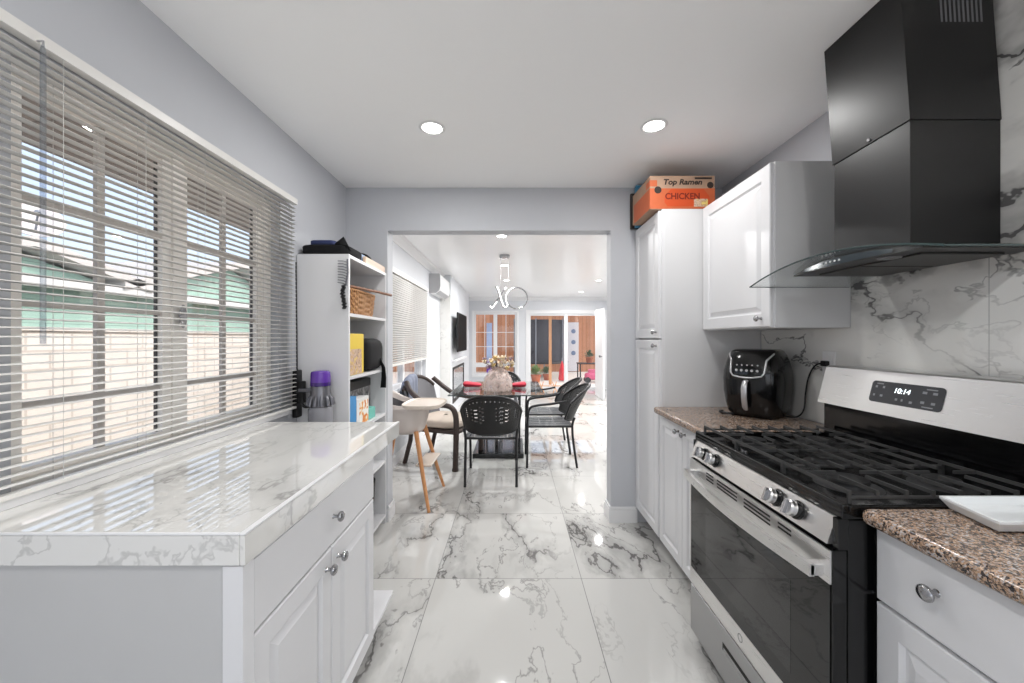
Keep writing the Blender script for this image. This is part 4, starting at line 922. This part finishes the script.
slider('window_6', 'added white framed window before the side fill lamp, behind the camera', 'x', XR + .06, -2.2, -.7, .95, 2.1, {'bars': [(-1.47, -1.43, 1.0, 2.05)], 'panes': [(-2.15, -1.47, 1.0, 2.05), (-1.43, -.75, 1.0, 2.05)]}, M['trim'])  # unseen frame and panes, added to dress the side fill lamp
slider('window_7', 'added white framed window before the rear fill lamp, behind the camera', 'y', -2.55, -.95, 1.25, .5, 2.15, {'bars': [(.13, .17, .55, 2.1)], 'panes': [(-.9, .13, .55, 2.1), (.17, 1.2, .55, 2.1)]}, M['trim'])  # likewise added out of view, around the rear fill lamp
t = thing('window_blind', 'white slat blind on the side window of the dining room', 'blind', (LXR - .03, 4.57, .5))
g = G()
for k in range(30): zc = .52 + k * .052; g.add([(LXR - .06, W4[0], zc), (LXR - .06, W4[1], zc), (LXR - .012, W4[1], zc + .012), (LXR - .012, W4[0], zc + .012)], [(0, 1, 2, 3)])
mk('slats', g, M['blind'], t, solid=.002)
mk('headrail', G().box(LXR - .065, LXR - .01, W4[0] - .02, W4[1] + .02, 2.07, 2.12, .003), M['blind'], t)
# white door standing open at the right
d2 = tag(thing('door_2', 'white interior door standing open at the right of the living room', 'door', (1.96, 8.7, 0)), None, None, None, 'structure')
mk('door_leaf', G().box(1.94, 1.98, 8.3, 9.1, .01, 2.0, .003), M['trim'], d2)
mk('door_handle', G().lathe([(.012, 0), (.012, .03), (.028, .04), (.03, .055), (.02, .066), (.001, .068)], (1.94, 8.38, .95), (-1, 0, 0), 18), M['chrome'], d2)
# ---- fireplace wall, television, air conditioner
fw = tag(mk('wall_chimney', G().box(LXL, -1.075, 6.62, 9.4, 0, ZC), M['wall2']), 'white chimney breast carrying the television', 'wall', None, 'structure')
struct('trim_8', G().box(LXL, -1.073, 6.605, 6.62, 0, 2.08), M['mantel'], 'grey marble strip on the near side of the chimney breast', 'cladding')
fp = thing('electric_fireplace', 'black framed electric fireplace set in the white chimney breast below the television', 'fireplace', (-1.07, 7.6, .35))
mk('surround', G().box(-1.0745, -1.060, 6.84, 8.35, .18, .24).box(-1.0745, -1.060, 6.84, 8.35, .78, .82).box(-1.0745, -1.060, 6.84, 6.90, .24, .78).box(-1.0745, -1.060, 8.29, 8.35, .24, .78), M['blackmatt'], fp)
mk('glass_front', G().box(-1.0745, -1.068, 6.90, 8.29, .24, .78), M['pane'], fp)
mk('niche_shelf', G().box(-1.074, -1.0, 6.8, 8.4, .93, .96, .004), M['trim'], fp)
tv = thing('television', 'flat black television angled out from the chimney breast', 'television', (-.97, 7.3, 1.1))
g = G().box(-.985, -.955, 6.72, 7.94, 1.10, 1.80, .006)
mk('casing', g, M['blackmatt'], tv)
mk('screen', G().box(-.9555, -.9535, 6.735, 7.925, 1.115, 1.785), M['screen'], tv)
mk('wall_bracket', G().box(-1.074, -.985, 7.2, 7.45, 1.35, 1.55, .005), M['greyplastic'], tv)
ac = thing('air_conditioner', 'white split air conditioner high on the dining wall', 'air conditioner', (-1.15, 6.1, 2.02))
ap = [(LXL + .001, 2.02), (LXL + .10, 2.015), (LXL + .155, 2.06), (LXL + .17, 2.12), (LXL + .165, 2.29), (LXL + .15, 2.305), (LXL + .001, 2.305)]
mk('case', G().prism(ap, 'y', 5.74, 6.58), M['acwhite'], ac)
mk('side_cap', G().prism(ap, 'y', 5.725, 5.74), M['acside'], ac)
mk('louver', G().prism([(LXL + .095, 2.012), (LXL + .158, 2.055), (LXL + .163, 2.05), (LXL + .10, 2.005)], 'y', 5.78, 6.54), M['acside'], ac)
# ---- XO pendant
px, py, pz = -.005, 5.04, 1.87
pd = thing('pendant_light', 'chrome pendant light of script letters X and O hanging over the table', 'pendant light', (px, py, pz))
mk('ceiling_canopy', G().lathe([(.001, ZC - .001), (.068, ZC - .001), (.068, ZC - .034), (.062, ZC - .038), (.001, ZC - .038)], (-.11, py, 0), n=32, sy=1, cap=False), M['chrome'], pd)
for a, b in (((-.165, py, ZC - .037), (-.16, py, pz + .10)), ((-.055, py, ZC - .037), (-.06, py, pz + .135))): mk('suspension_wire', G().tube([a, b], .0012, 6), M['silver'], pd)
ocx = .05; orr = .138
ring = [(ocx + orr * math.cos(2 * PI * k / 48), py, pz - .005 + orr * math.sin(2 * PI * k / 48)) for k in range(48)]
lo_ = mk('letter_ring', G().tube(ring, .009, 10, closed=True), M['chrome'], pd)
mk('light_strip', G().tube([(ocx + (orr + .006) * math.cos(2 * PI * k / 48), py - .006, pz - .005 + (orr + .003) * math.sin(2 * PI * k / 48)) for k in range(14, 30)], .005, 8), M['led'], lo_)
x1_ = smooth([(-.235, py, pz + .14), (-.215, py, pz + .13), (-.19, py, pz + .06), (-.165, py, pz - .03), (-.135, py, pz - .11), (-.11, py, pz - .125), (-.085, py, pz - .105)])
x2_ = smooth([(-.085, py + .012, pz + .13), (-.11, py + .012, pz + .12), (-.15, py + .012, pz + .05), (-.2, py + .012, pz - .02), (-.25, py + .012, pz - .09), (-.28, py + .012, pz - .125), (-.305, py + .012, pz - .10)])
lx = mk('letter_cross', G().tube(x1_, .009, 10).tube(x2_, .009, 10), M['chrome'], pd)
mk('light_strip', G().tube([(p[0] + .012, p[1] - .004, p[2] + .003) for p in x1_[4:]], .007, 8), M['led'], lx)
mk('light_strip', G().tube([(p[0] + .006, p[1] - .008, p[2] - .006) for p in x2_[20:]], .006, 8).tube([(p[0] + .004, p[1] - .008, p[2] - .004) for p in x2_[:8]], .005, 8), M['led'], lx)

# ---- table
tb = thing('dining_table', 'rectangular glass dining table on a black plinth with chrome column', 'table', (-.17, 4.62, 0))
mk('tabletop', G().box(-.67, .33, 3.96, 5.25, .741, .753, .003), M['tableglass'], tb)
mk('glass_edge', G().box(-.672, .332, 3.957, 3.961, .742, .752).box(-.672, -.668, 3.961, 5.25, .742, .752).box(.328, .332, 3.961, 5.25, .742, .752), M['glassedge'], tb)
mk('pedestal', G().lathe([(.05, .05), (.05, .70), (.14, .72), (.14, .741)], (-.17, 4.6, 0), n=32), M['chrome'], tb)
mk('plinth', G().box(-.45, .12, 4.28, 4.95, 0, .055, .006), M['enamel'], tb)
for s_ in (-1, 1): mk('upright', G().box(-.17 + s_ * .2 - .02, -.17 + s_ * .2 + .02, 4.55, 4.65, .055, .741, .004), M['chrome'], tb)
# ---- vase and flowers
vs_ = thing('glass_vase', 'pink tinted ribbed glass vase on the dining table', 'vase', (-.17, 4.32, .753))
VP = [(.001, .754), (.15, .754), (.165, .77), (.163, .83), (.152, .89), (.128, .94), (.10, .975), (.075, 1.0), (.08, 1.02)]
VP2 = [(r + (.005 * math.sin(i * 2.2) if 1 < i < len(VP) - 1 else 0), z) for i, (r, z) in enumerate(VP)]
mk('vase_body', G().lathe(VP2, (-.17, 4.32, 0), n=32, cap=False), M['vaseglass'], vs_, 60, .004)
fl = thing('dried_flowers', 'bouquet of dried cream and mauve flowers in the glass vase', 'flowers', (-.17, 4.32, .77))
random.seed(3); heads = []
for i in range(34):
    a = random.uniform(0, 2 * PI); r = .175 * math.sqrt(random.random()); h = 1.06 + random.uniform(-.02, .085) - r * .25; heads.append((-.17 + r * math.cos(a), 4.32 + r * .8 * math.sin(a), h))
g = G()
for x, y, z in heads: g.tube([(-.17 + (x + .17) * .12, 4.32 + (y - 4.32) * .12, .78), (-.17 + (x + .17) * .3, 4.32 + (y - 4.32) * .3, 1.0), (x, y, z)], .0025, 5)
mk('stems', g, M['stem'], fl)
for i, (x, y, z) in enumerate(heads):
    g = G(); r0 = random.uniform(.028, .042)
    for k in range(9):
        a = 2 * PI * k / 9 + random.random(); e = random.uniform(.1, 1.1); d = Vector((math.cos(a) * math.cos(e), math.sin(a) * math.cos(e), math.sin(e))); sd = Vector((-math.sin(a), math.cos(a), 0)) * r0 * .45; c = Vector((x, y, z))
        g.add([c, c + d * r0 * .6 + sd, c + d * r0 * 1.25, c + d * r0 * .6 - sd], [(0, 1, 2, 3)])
    g.blob((x, y, z), r0 * .45, r0 * .45, r0 * .4, 8, 5)
    mk('flower_head', g, (M['petal'], M['petal2'], M['petal3'], M['petal'])[i % 4], fl)
# ---- crimson napkins
def napkin(x0, x1, y, label, flip):
    def fn(u, v):
        a = 2 * PI * v; x = x0 + (x1 - x0) * u; w = (.05 + .035 * (u if flip else 1 - u * .6)) * (1 + .12 * math.sin(3 * a)); h = (.022 + .012 * (u if flip else 1 - u)) * (1 + .1 * math.sin(5 * a + 4 * u))
        k = math.sqrt(max(.02, 1 - (2 * u - 1) ** 8)); return Vector((x, y + w * math.cos(a) * k, .755 + h + h * math.sin(a) * k))
    g = G().surf(lambda u, v: fn(v, u), 24, 15, cu=True)
    solo('folded_napkin', g, M['napkin'], label, 'napkin', 'crimson napkins on the table', 60)
napkin(-.60, -.375, 4.62, 'folded crimson napkin left of the vase', False)
napkin(-.02, .16, 4.60, 'folded crimson napkin right of the vase', True)

# ---- resin wicker chairs, built at the origin facing +Y
def make_chair(label):
    t = thing('dining_chair', label, 'chair', (0, 0, 0), 'black woven chairs around the glass table')
    for s_ in (-1, 1):
        mk('leg', G().tube(smooth([(s_ * .232, -.262, 0), (s_ * .232, -.225, .25), (s_ * .232, -.213, .43), (s_ * .245, -.235, .52)], 4), .0125, 10), M['charmetal'], t)
        fp_ = smooth([(s_ * .236, .255, 0), (s_ * .24, .25, .30), (s_ * .243, .248, .52), (s_ * .246, .225, .615), (s_ * .252, .16, .645), (s_ * .262, .0, .665), (s_ * .268, -.14, .69)], 5)
        mk('leg', G().tube(fp_, .0125, 10), M['charmetal'], t)
    mk('seat_frame', G().tube([(-.236, .25, .425), (.236, .25, .425), (.232, -.213, .425), (-.232, -.213, .425)], .011, 8, closed=True), M['charmetal'], t)
    def sf(u, v): return Vector((-.232 + .464 * u, -.21 + .455 * v, .432 - .012 * math.sin(PI * u) * math.sin(PI * v) + .002 * math.cos(u * PI * 40)))
    mk('seat', G().surf(sf, 61, 30, lambda i, j: (i % 5 == 4 and j % 10 != 0)), M['seatgrey'], t, 60, .006)
    def bf(u, v):
        a = (u - .5) * 2; th_ = a * R(72); zt = .835 - .165 * abs(a) ** 2.3; zb = .462 + .045 * abs(a) ** 2; z = zb + (zt - zb) * v
        rx = .275; x = rx * math.sin(th_) / math.sin(R(72)); dep = .20 * (math.cos(th_) - math.cos(R(72))) / (1 - math.cos(R(72)))
        return Vector((x * (.90 + .10 * v), -.135 - dep * (.55 + .45 * v) - .10 * (v ** 1.2) * (.4 + .6 * math.cos(th_)), z))
    NU, NV = 72, 30
    def hole(i, j):
        if j < 3 or j > NV - 5: return False
        a = abs(i - NU / 2 + .5) / (NU / 2); k = i if i < NU / 2 else NU - i
        if .14 < a < .52 and 8 < j < 22: return (i // 2 + 0) % 3 != 0 and (j + (k // 4)) % 3 == 0
        if .66 < a < .84 and 14 < j < 24: return (j + k // 2) % 2 == 0 and i % 3 != 0
        if a <= .56 and j in (25,): return i % 4 == 0
        return False
    mk('backrest', G().surf(bf, NU + 1, NV, hole), M['rattan'], t, 60, .008)
    top_ = [bf(k / 40, 1.0) for k in range(41)]; bot_ = [bf(k / 40, 0.0) for k in range(41)]
    mk('back_frame', G().tube([p + Vector((0, 0, 0)) for p in top_], .0145, 10).tube(bot_, .009, 8).tube([bf(0, k / 8) for k in range(9)], .011, 8).tube([bf(1, k / 8) for k in range(9)], .011, 8), M['charmetal'], t, 60)
    return t
ch = make_chair('black woven chair at the near end of the table, its back to the kitchen')
def place(o, x, y, rz): o.location = (x, y, 0); o.rotation_euler = (0, 0, rz)
place(ch, -.20, 3.72, 0)
for x, y, rz, label in ((.40, 4.21, R(90), 'charcoal woven armchair on the right of the table, nearer one of the two in profile'),
                        (.42, 4.83, R(90), 'charcoal woven armchair on the right of the table, farther one of the two in profile'),
                        (-.15, 5.42, R(180), 'black woven chair at the far end of the table, behind the vase')):
    c = dup(ch); place(c, x, y, rz); c['label'] = label

# ---- brown wicker armchair with cushion, facing +X
wa = thing('wicker_armchair', 'dark brown wicker armchair with beige cushion left of the table', 'armchair', (0, 0, 0))
for s_ in (-1, 1):
    arm = smooth([(s_ * .27, .27, 0), (s_ * .275, .275, .06), (s_ * .27, .28, .35), (s_ * .272, .275, .56), (s_ * .28, .22, .645), (s_ * .295, .08, .66), (s_ * .30, -.06, .685), (s_ * .285, -.20, .78), (s_ * .24, -.28, .87)], 5)
    nA = len(arm); mk('arm', G().tube(arm, [.026 if 3 < k else .03 for k in range(nA)], 10), M['brownwicker'], wa, 60)
    mk('leg', G().tube([(s_ * .24, -.30, 0), (s_ * .23, -.24, .25), (s_ * .23, -.225, .42)], .022, 10), M['brownwicker'], wa, 60)
mk('seat_frame', G().box(-.255, .255, -.25, .27, .355, .40, .012), M['brownwicker'], wa)
mk('apron', G().tube([(-.255, .265, .375), (.255, .265, .375)], .02, 10), M['brownwicker'], wa)
mk('cushion', G().blob((0, .02, .445), .25, .25, .052, 28, 10, .45), M['cushion'], wa, 60)
def wb_(u, v):
    a = (u - .5) * 2; zt = .90 - .12 * abs(a) ** 2.4; z = .42 + (zt - .42) * v
    return Vector((.26 * a, -.22 - .08 * math.cos(a * 1.3) * (.5 + .5 * v) - .08 * v + .03, z))
mk('backrest', G().surf(wb_, 41, 20, lambda i, j: False), M['greywicker'], wa, 60, .02)
mk('top_rail', G().tube([wb_(k / 24, 1.0) for k in range(25)], .024, 10), M['brownwicker'], wa, 60)
wa.location = (-.76, 4.26, 0); wa.rotation_euler = (0, 0, R(-110)); wa.scale = (1.1, 1.1, 1)
tw = G()
mw = Matrix.Translation((-.76, 4.26, 0)) @ Matrix.Rotation(R(-110), 4, 'Z') @ Matrix.Diagonal((1.1, 1.1, 1, 1))
def thf(u, v):                                   # folded over the top rail: front flap, over, back flap
    x = .02 + .22 * u; s_ = v * .62; c = wb_(.5 + x / .52, 1.0)
    if s_ < .22: p = Vector((x, c.y + .045, c.z - .24 + s_))
    elif s_ < .32:
        q = (s_ - .22) / .10 * PI; p = Vector((x, c.y + .045 * math.cos(q), c.z - .02 + .055 * math.sin(q)))
    else: p = Vector((x, c.y - .05, c.z - .02 - (s_ - .32)))
    p.y += .006 * math.sin(u * 22) ; p.z += .012 * math.sin(u * 9) * (1 if s_ < .2 or s_ > .34 else 0)
    return p
tw.surf(thf, 18, 34)
solo('throw_blanket', G().join(tw, mw), M['throw'], 'grey blue knitted throw draped over the back of the wicker armchair', 'blanket', ang=60, solid=.012)

# ---- high chair, facing +X
hc = thing('high_chair', 'white moulded high chair with tray and splayed beech legs', 'high chair', (0, 0, 0))
for lx_, ly_ in ((-1, -1), (1, -1), (-1, 1), (1, 1)):
    mk('leg', G().tube([(lx_ * .265, ly_ * .265, 0), (lx_ * .215, ly_ * .215, .20), (lx_ * .125, ly_ * .125, .585)], [.012, .0155, .019], 12), M['beech'], hc, 60)
def shell(u, v):                                  # tub: open rim, low at the front (+Y)
    a = 2 * PI * u; b = math.sin(a) ; rim = .80 + .13 * max(0, -b) ** 1.2 - .02 * max(0, b); w = .13 + .055 * v ** .6 + (.02 * v if b < 0 else 0)
    p = .75; c, s_ = math.cos(a), math.sin(a)
    return Vector((w * math.copysign(abs(c) ** p, c), w * math.copysign(abs(s_) ** p, s_) * (1.06 + .1 * max(0, -b) * v), .565 + (rim - .565) * v))
mk('seat_shell', G().surf(shell, 48, 14, cu=True).add([shell(k / 48, 0) for k in range(48)], [tuple(range(48))]), M['hcshell'], hc, 60, .008)
mk('seat_pad', G().surf(lambda u, v: shell(u, v * .80) * .93 + Vector((0, 0, .055)), 40, 10, cu=True).blob((0, 0, .615), .12, .12, .03, 20, 8, .6), M['hcpad'], hc, 60)
def trf(sc, z): return [(.225 * sc * math.copysign(abs(math.cos(a)) ** .6, math.cos(a)), .165 + .165 * sc * math.copysign(abs(math.sin(a)) ** .6, math.sin(a)), z) for a in [2 * PI * k / 40 for k in range(40)]]
g = G(); rg_ = [trf(.90, .772), trf(.98, .78), trf(1.0, .80), trf(.985, .806), trf(.93, .797), trf(.90, .794)]
for r_ in rg_: g.v += r_
for i in range(len(rg_) - 1):
    for k in range(40): g.f.append((i * 40 + k, i * 40 + (k + 1) % 40, i * 40 + 40 + (k + 1) % 40, i * 40 + 40 + k))
g.f += [tuple(range(39, -1, -1)), tuple(200 + k for k in range(40))]
mk('tray', g, M['hctray'], hc, 45)
for s_ in (-1, 1): mk('tray_arm', G().box(s_ * .19 - .012, s_ * .19 + .012, -.10, .10, .765, .787, .006), M['hcshell'], hc)
mk('footrest', G().box(-.17, .17, .13, .26, .315, .333, .008), M['hctray'], hc)
mk('footrest_bar', G().tube([(-.15, .15, .32), (-.17, .17, .36), (-.165, .165, .40)], .008, 8).tube([(.15, .15, .32), (.17, .17, .36), (.165, .165, .40)], .008, 8), M['silver'], hc)
hc.location = (-.90, 3.225, 0); hc.rotation_euler = (0, 0, R(-92))

# ================================================================== OUTSIDE: left of the kitchen window
struct('ground', boxg(-30, -1.36, -14, 30, -.25, -.05), M['dirt'], 'dry earth yard outside the kitchen window', 'ground')
struct('wall_garden', G().box(-5.25, -5.05, -12, 26, -.05, 1.42).box(-5.28, -5.02, -12, 26, 1.42, 1.46), M['plaster'], 'cream painted block wall of the side yard')
struct('wall_eave', G().prism([(-1.36, 2.16), (-1.92, 2.10), (-1.92, 2.26), (-1.36, 2.55)], 'y', -3, 10.4), M['soffit'], 'taupe eave above the kitchen window', 'eave')
nh = thing('neighbour_house', 'mint green house with pale roof behind the cream block wall', 'house', (-10, 8, -.05))
mk('wall', G().box(-14, -8, -6, 14.2, -.05, 2.30), M['siding'], nh)
mk('fascia', G().box(-7.75, -7.6, -6.3, 14.5, 2.18, 2.34), M['fascia'], nh)
def gable(y0, y1, zp, x=-7.9):
    ym = (y0 + y1) / 2; return G().prism([(y0, 2.34), (ym, zp), (y1, 2.34)], 'x', -14, x)
mk('gable', gable(7.9, 13.7, 3.25), M['siding'], nh)
def rf(y0, y1, zp, x=-7.55):
    ym = (y0 + y1) / 2; e = .16; return G().prism([(y0 - .4, 2.30), (ym, zp + .08), (y1 + .4, 2.30), (y1 + .4, 2.30 + e), (ym, zp + .08 + e), (y0 - .4, 2.30 + e)], 'x', -14, x)
mk('roof', rf(7.9, 13.7, 3.25), M['roofing'], nh)
mk('gable', gable(4.5, 7.7, 2.72), M['siding'], nh)
mk('roof', rf(4.5, 7.7, 2.72), M['roofing'], nh)
mk('main_roof', G().prism([(-7.6, 2.32), (-11, 2.62), (-14.4, 2.32)], 'y', -6.3, 14.5), M['roofing'], nh)
ds = thing('satellite_dish', 'grey satellite dish on the neighbouring roof, seen through the blind', 'satellite dish', (-7.9, 6.3, 2.6))
c0 = Vector((-7.9, 6.35, 3.25)); nrm = Vector((.75, -.5, .45)).normalized()
mk('reflector', G().lathe([(.001, 0), (.12, .012), (.25, .05), (.34, .095)], c0, nrm, 32, cap=False), M['dish'], ds, 60, .015)
mk('mast', G().tube([(-7.95, 6.4, 2.91), (-7.97, 6.4, 3.05), c0 - nrm * .02], .03, 10), M['galv'], ds)
mk('feed_arm', G().tube([c0 + Vector((0, 0, -.3)) + nrm * .07, c0 + nrm * .5 + Vector((0, .0, -.15))], .015, 8), M['galv'], ds)
mk('feed_horn', G().cyl(c0 + nrm * .5 + Vector((0, 0, -.16)), c0 + nrm * .42 + Vector((0, 0, -.08)), .035, 14), M['galv'], ds)
random.seed(11)
tr_ = thing('bare_tree', 'thin bare tree rising beyond the neighbouring roof', 'tree', (-13.2, 16.6, -.05))
mk('trunk', G().tube([(-13.2, 16.6, -.05), (-13.1, 16.7, 1.5), (-13.2, 16.6, 2.8), (-13.15, 16.7, 3.6)], [.12, .1, .07, .05], 10), M['bark'], tr_)
for k in range(9):
    a = random.uniform(0, 2 * PI); p = Vector((-13.15, 16.65, 2.6 + k * .12)); q = p + Vector((math.cos(a), math.sin(a), .6)) * random.uniform(.5, 1.1); r_ = q + Vector((math.cos(a + .6), math.sin(a + .6), .5)) * .5
    mk('branch', G().tube([p, q, r_], [.035, .022, .008], 6).tube([q, q + Vector((math.cos(a - .8), math.sin(a - .8), .7)) * .4], [.018, .006], 6), M['bark'], tr_)

# ================================================================== OUTSIDE: patio beyond the far wall
struct('ground_patio', boxg(-8, 14, 10.34, 26, -.25, -.03), M['concrete'], 'bright pale concrete patio beyond the sliding door', 'ground')
struct('wall_fence', boxg(-8, 12, 16.0, 16.12, -.03, 2.9), M['planks'], 'orange brown board fence at the end of the patio')
pg_ = thing('timber_pergola', 'orange brown timber pergola over the patio beyond the door', 'pergola', (.5, 13, -.03))
for x, y in ((-1.5, 12.2), (3.4, 12.2), (-1.5, 14.6), (3.4, 14.6)): mk('post', G().box(x - .06, x + .06, y - .06, y + .06, -.03, 2.3), M['beamwood'], pg_)
for y in (12.2, 14.6): mk('beam', G().box(-2.4, 4.2, y - .05, y + .05, 2.3, 2.48), M['beamwood'], pg_)
for k in range(12): x = -2.2 + k * .56; mk('rafter', G().box(x - .03, x + .03, 11.6, 15.2, 2.48, 2.6), M['beamwood'], pg_)
solo('timber_post', boxg(1.07, 1.15, 11.45, 11.53, -.03, 2.1), M['beamwood'], 'slim orange timber post just outside the left door pane', 'post')
tp = thing('trampoline', 'trampoline with dark safety net seen through the left door pane', 'trampoline', (.95, 14, -.03))
mk('net', G().lathe([(.95, .55), (.95, 2.0)], (1.0, 14.1, 0), n=40, cap=False), M['net'], tp)
mk('mat', G().lathe([(.001, .54), (1.0, .54), (1.02, .50), (.98, .47), (.001, .5)], (1.0, 14.1, 0), n=40, cap=False), M['trampad'], tp)
for k in range(6):
    a = 2 * PI * k / 6 + .3; x, y = 1.0 + 1.0 * math.cos(a), 14.1 + 1.0 * math.sin(a)
    mk('leg', G().tube([(x, y, -.03), (x, y, 2.05)], .022, 8), M['galv'], tp)
um = thing('folded_umbrella', 'folded red umbrella standing by the trampoline', 'umbrella', (1.62, 12.6, -.03))
mk('canopy', G().lathe([(.10, .0), (.12, .03), (.09, .3), (.05, .5), (.015, .62)], (1.58, 12.4, 0), n=16), M['umbred'], um)
mk('pole', G().tube([(1.58, 12.4, -.03), (1.58, 12.4, .72)], .012, 8), M['galv'], um)
def plant(x, y, z, r, n, mat, label, name='potted_plant', group=None):
    t = thing(name, label, 'plant', (x, y, z))
    mk('pot', G().lathe([(r * .45, z), (r * .6, z + r * .8), (r * .66, z + r * .8), (r * .66, z + r * .9), (r * .5, z + r * .9)], (x, y, 0), n=20), M['pebble'], t)
    g = G()
    for k in range(n):
        a = random.uniform(0, 2 * PI); e = random.uniform(.1, 1.4); q = random.uniform(.4, 1) * r; d = Vector((math.cos(a) * math.cos(e), math.sin(a) * math.cos(e), math.sin(e) * 1.1)); c = Vector((x, y, z + r * .9)) + d * q
        s_ = Vector((-math.sin(a), math.cos(a), 0)) * r * .12; g.add([c - d * r * .2, c + s_, c + d * r * .25, c - s_], [(0, 1, 2, 3)])
    mk('foliage', g, mat, t, 80)
plant(.72, 12.1, -.03, .26, 160, M['leaf'], 'low green plant on the patio at the left of the door')
plant(1.12, 12.75, -.03, .22, 140, M['leafdark'], 'dark green plant beside the slim timber post')
tbl = thing('garden_table', 'small dark garden table seen through the right door pane', 'table', (2.45, 12.6, -.03))
mk('tabletop', G().box(2.12, 2.85, 12.3, 12.9, .52, .55, .004), M['charmetal'], tbl)
for x in (2.16, 2.81):
    for y in (12.34, 12.86): mk('leg', G().box(x - .018, x + .018, y - .018, y + .018, -.03, .52), M['charmetal'], tbl)
plant(2.5, 12.6, .55, .2, 140, M['leafdark'], 'leafy plant standing on the dark garden table')
tr2 = thing('toy_car', 'pink ride on toy under the garden table', 'toy', (2.5, 12.1, -.03))
mk('body', G().blob((2.5, 12.05, .17), .26, .16, .12, 20, 10, .6).box(2.35, 2.6, 11.97, 12.13, .26, .38, .03), M['pink'], tr2)
for x in (2.32, 2.68):
    for y in (11.93, 12.17): mk('wheel', G().cyl((x, y - .03, .06), (x, y + .03, .06), .09, 18), M['trampad'], tr2)
wp = thing('shed_door', 'narrow white panelled door in the board fence', 'door', (2.55, 15.9, -.03))
mk('leaf', G().box(2.28, 2.72, 15.93, 15.985, 0, 2.02, .004), M['trim'], wp)
for k in range(3): mk('glass_pane', G().lathe([(.09, 0), (.09, .012), (.001, .012)], (2.5, 15.93, .75 + k * .45), (0, -1, 0), 20), M['bluegrey'], wp)
fd = thing('folding_stand', 'slim wooden folding stand on the floor inside the sliding door', 'stand', (1.0, 9.6, 0))
for x in (.72, 1.05): mk('frame', G().tube([(x - .06, 9.45, 0), (x + .05, 9.75, .25)], .011, 8).tube([(x + .05, 9.45, 0), (x - .06, 9.75, .25)], .011, 8), M['beamwood'], fd)
mk('rail', G().tube([(.58, 9.6, .16), (1.24, 9.6, .16)], .011, 8), M['beamwood'], fd)
bp = thing('blue_banner', 'narrow pale blue panel standing on the patio behind the far window', 'panel', (-.9, 12.5, -.03))
mk('panel', G().box(-.86, -.68, 12.5, 12.54, .6, 1.85, .004), M['skyblue'], bp)
mk('lower_panel', G().box(-.86, -.68, 12.5, 12.54, .02, .6, .004), M['purple'], bp)
mk('foot', G().box(-.92, -.62, 12.42, 12.62, -.03, .02, .004), M['galv'], bp)
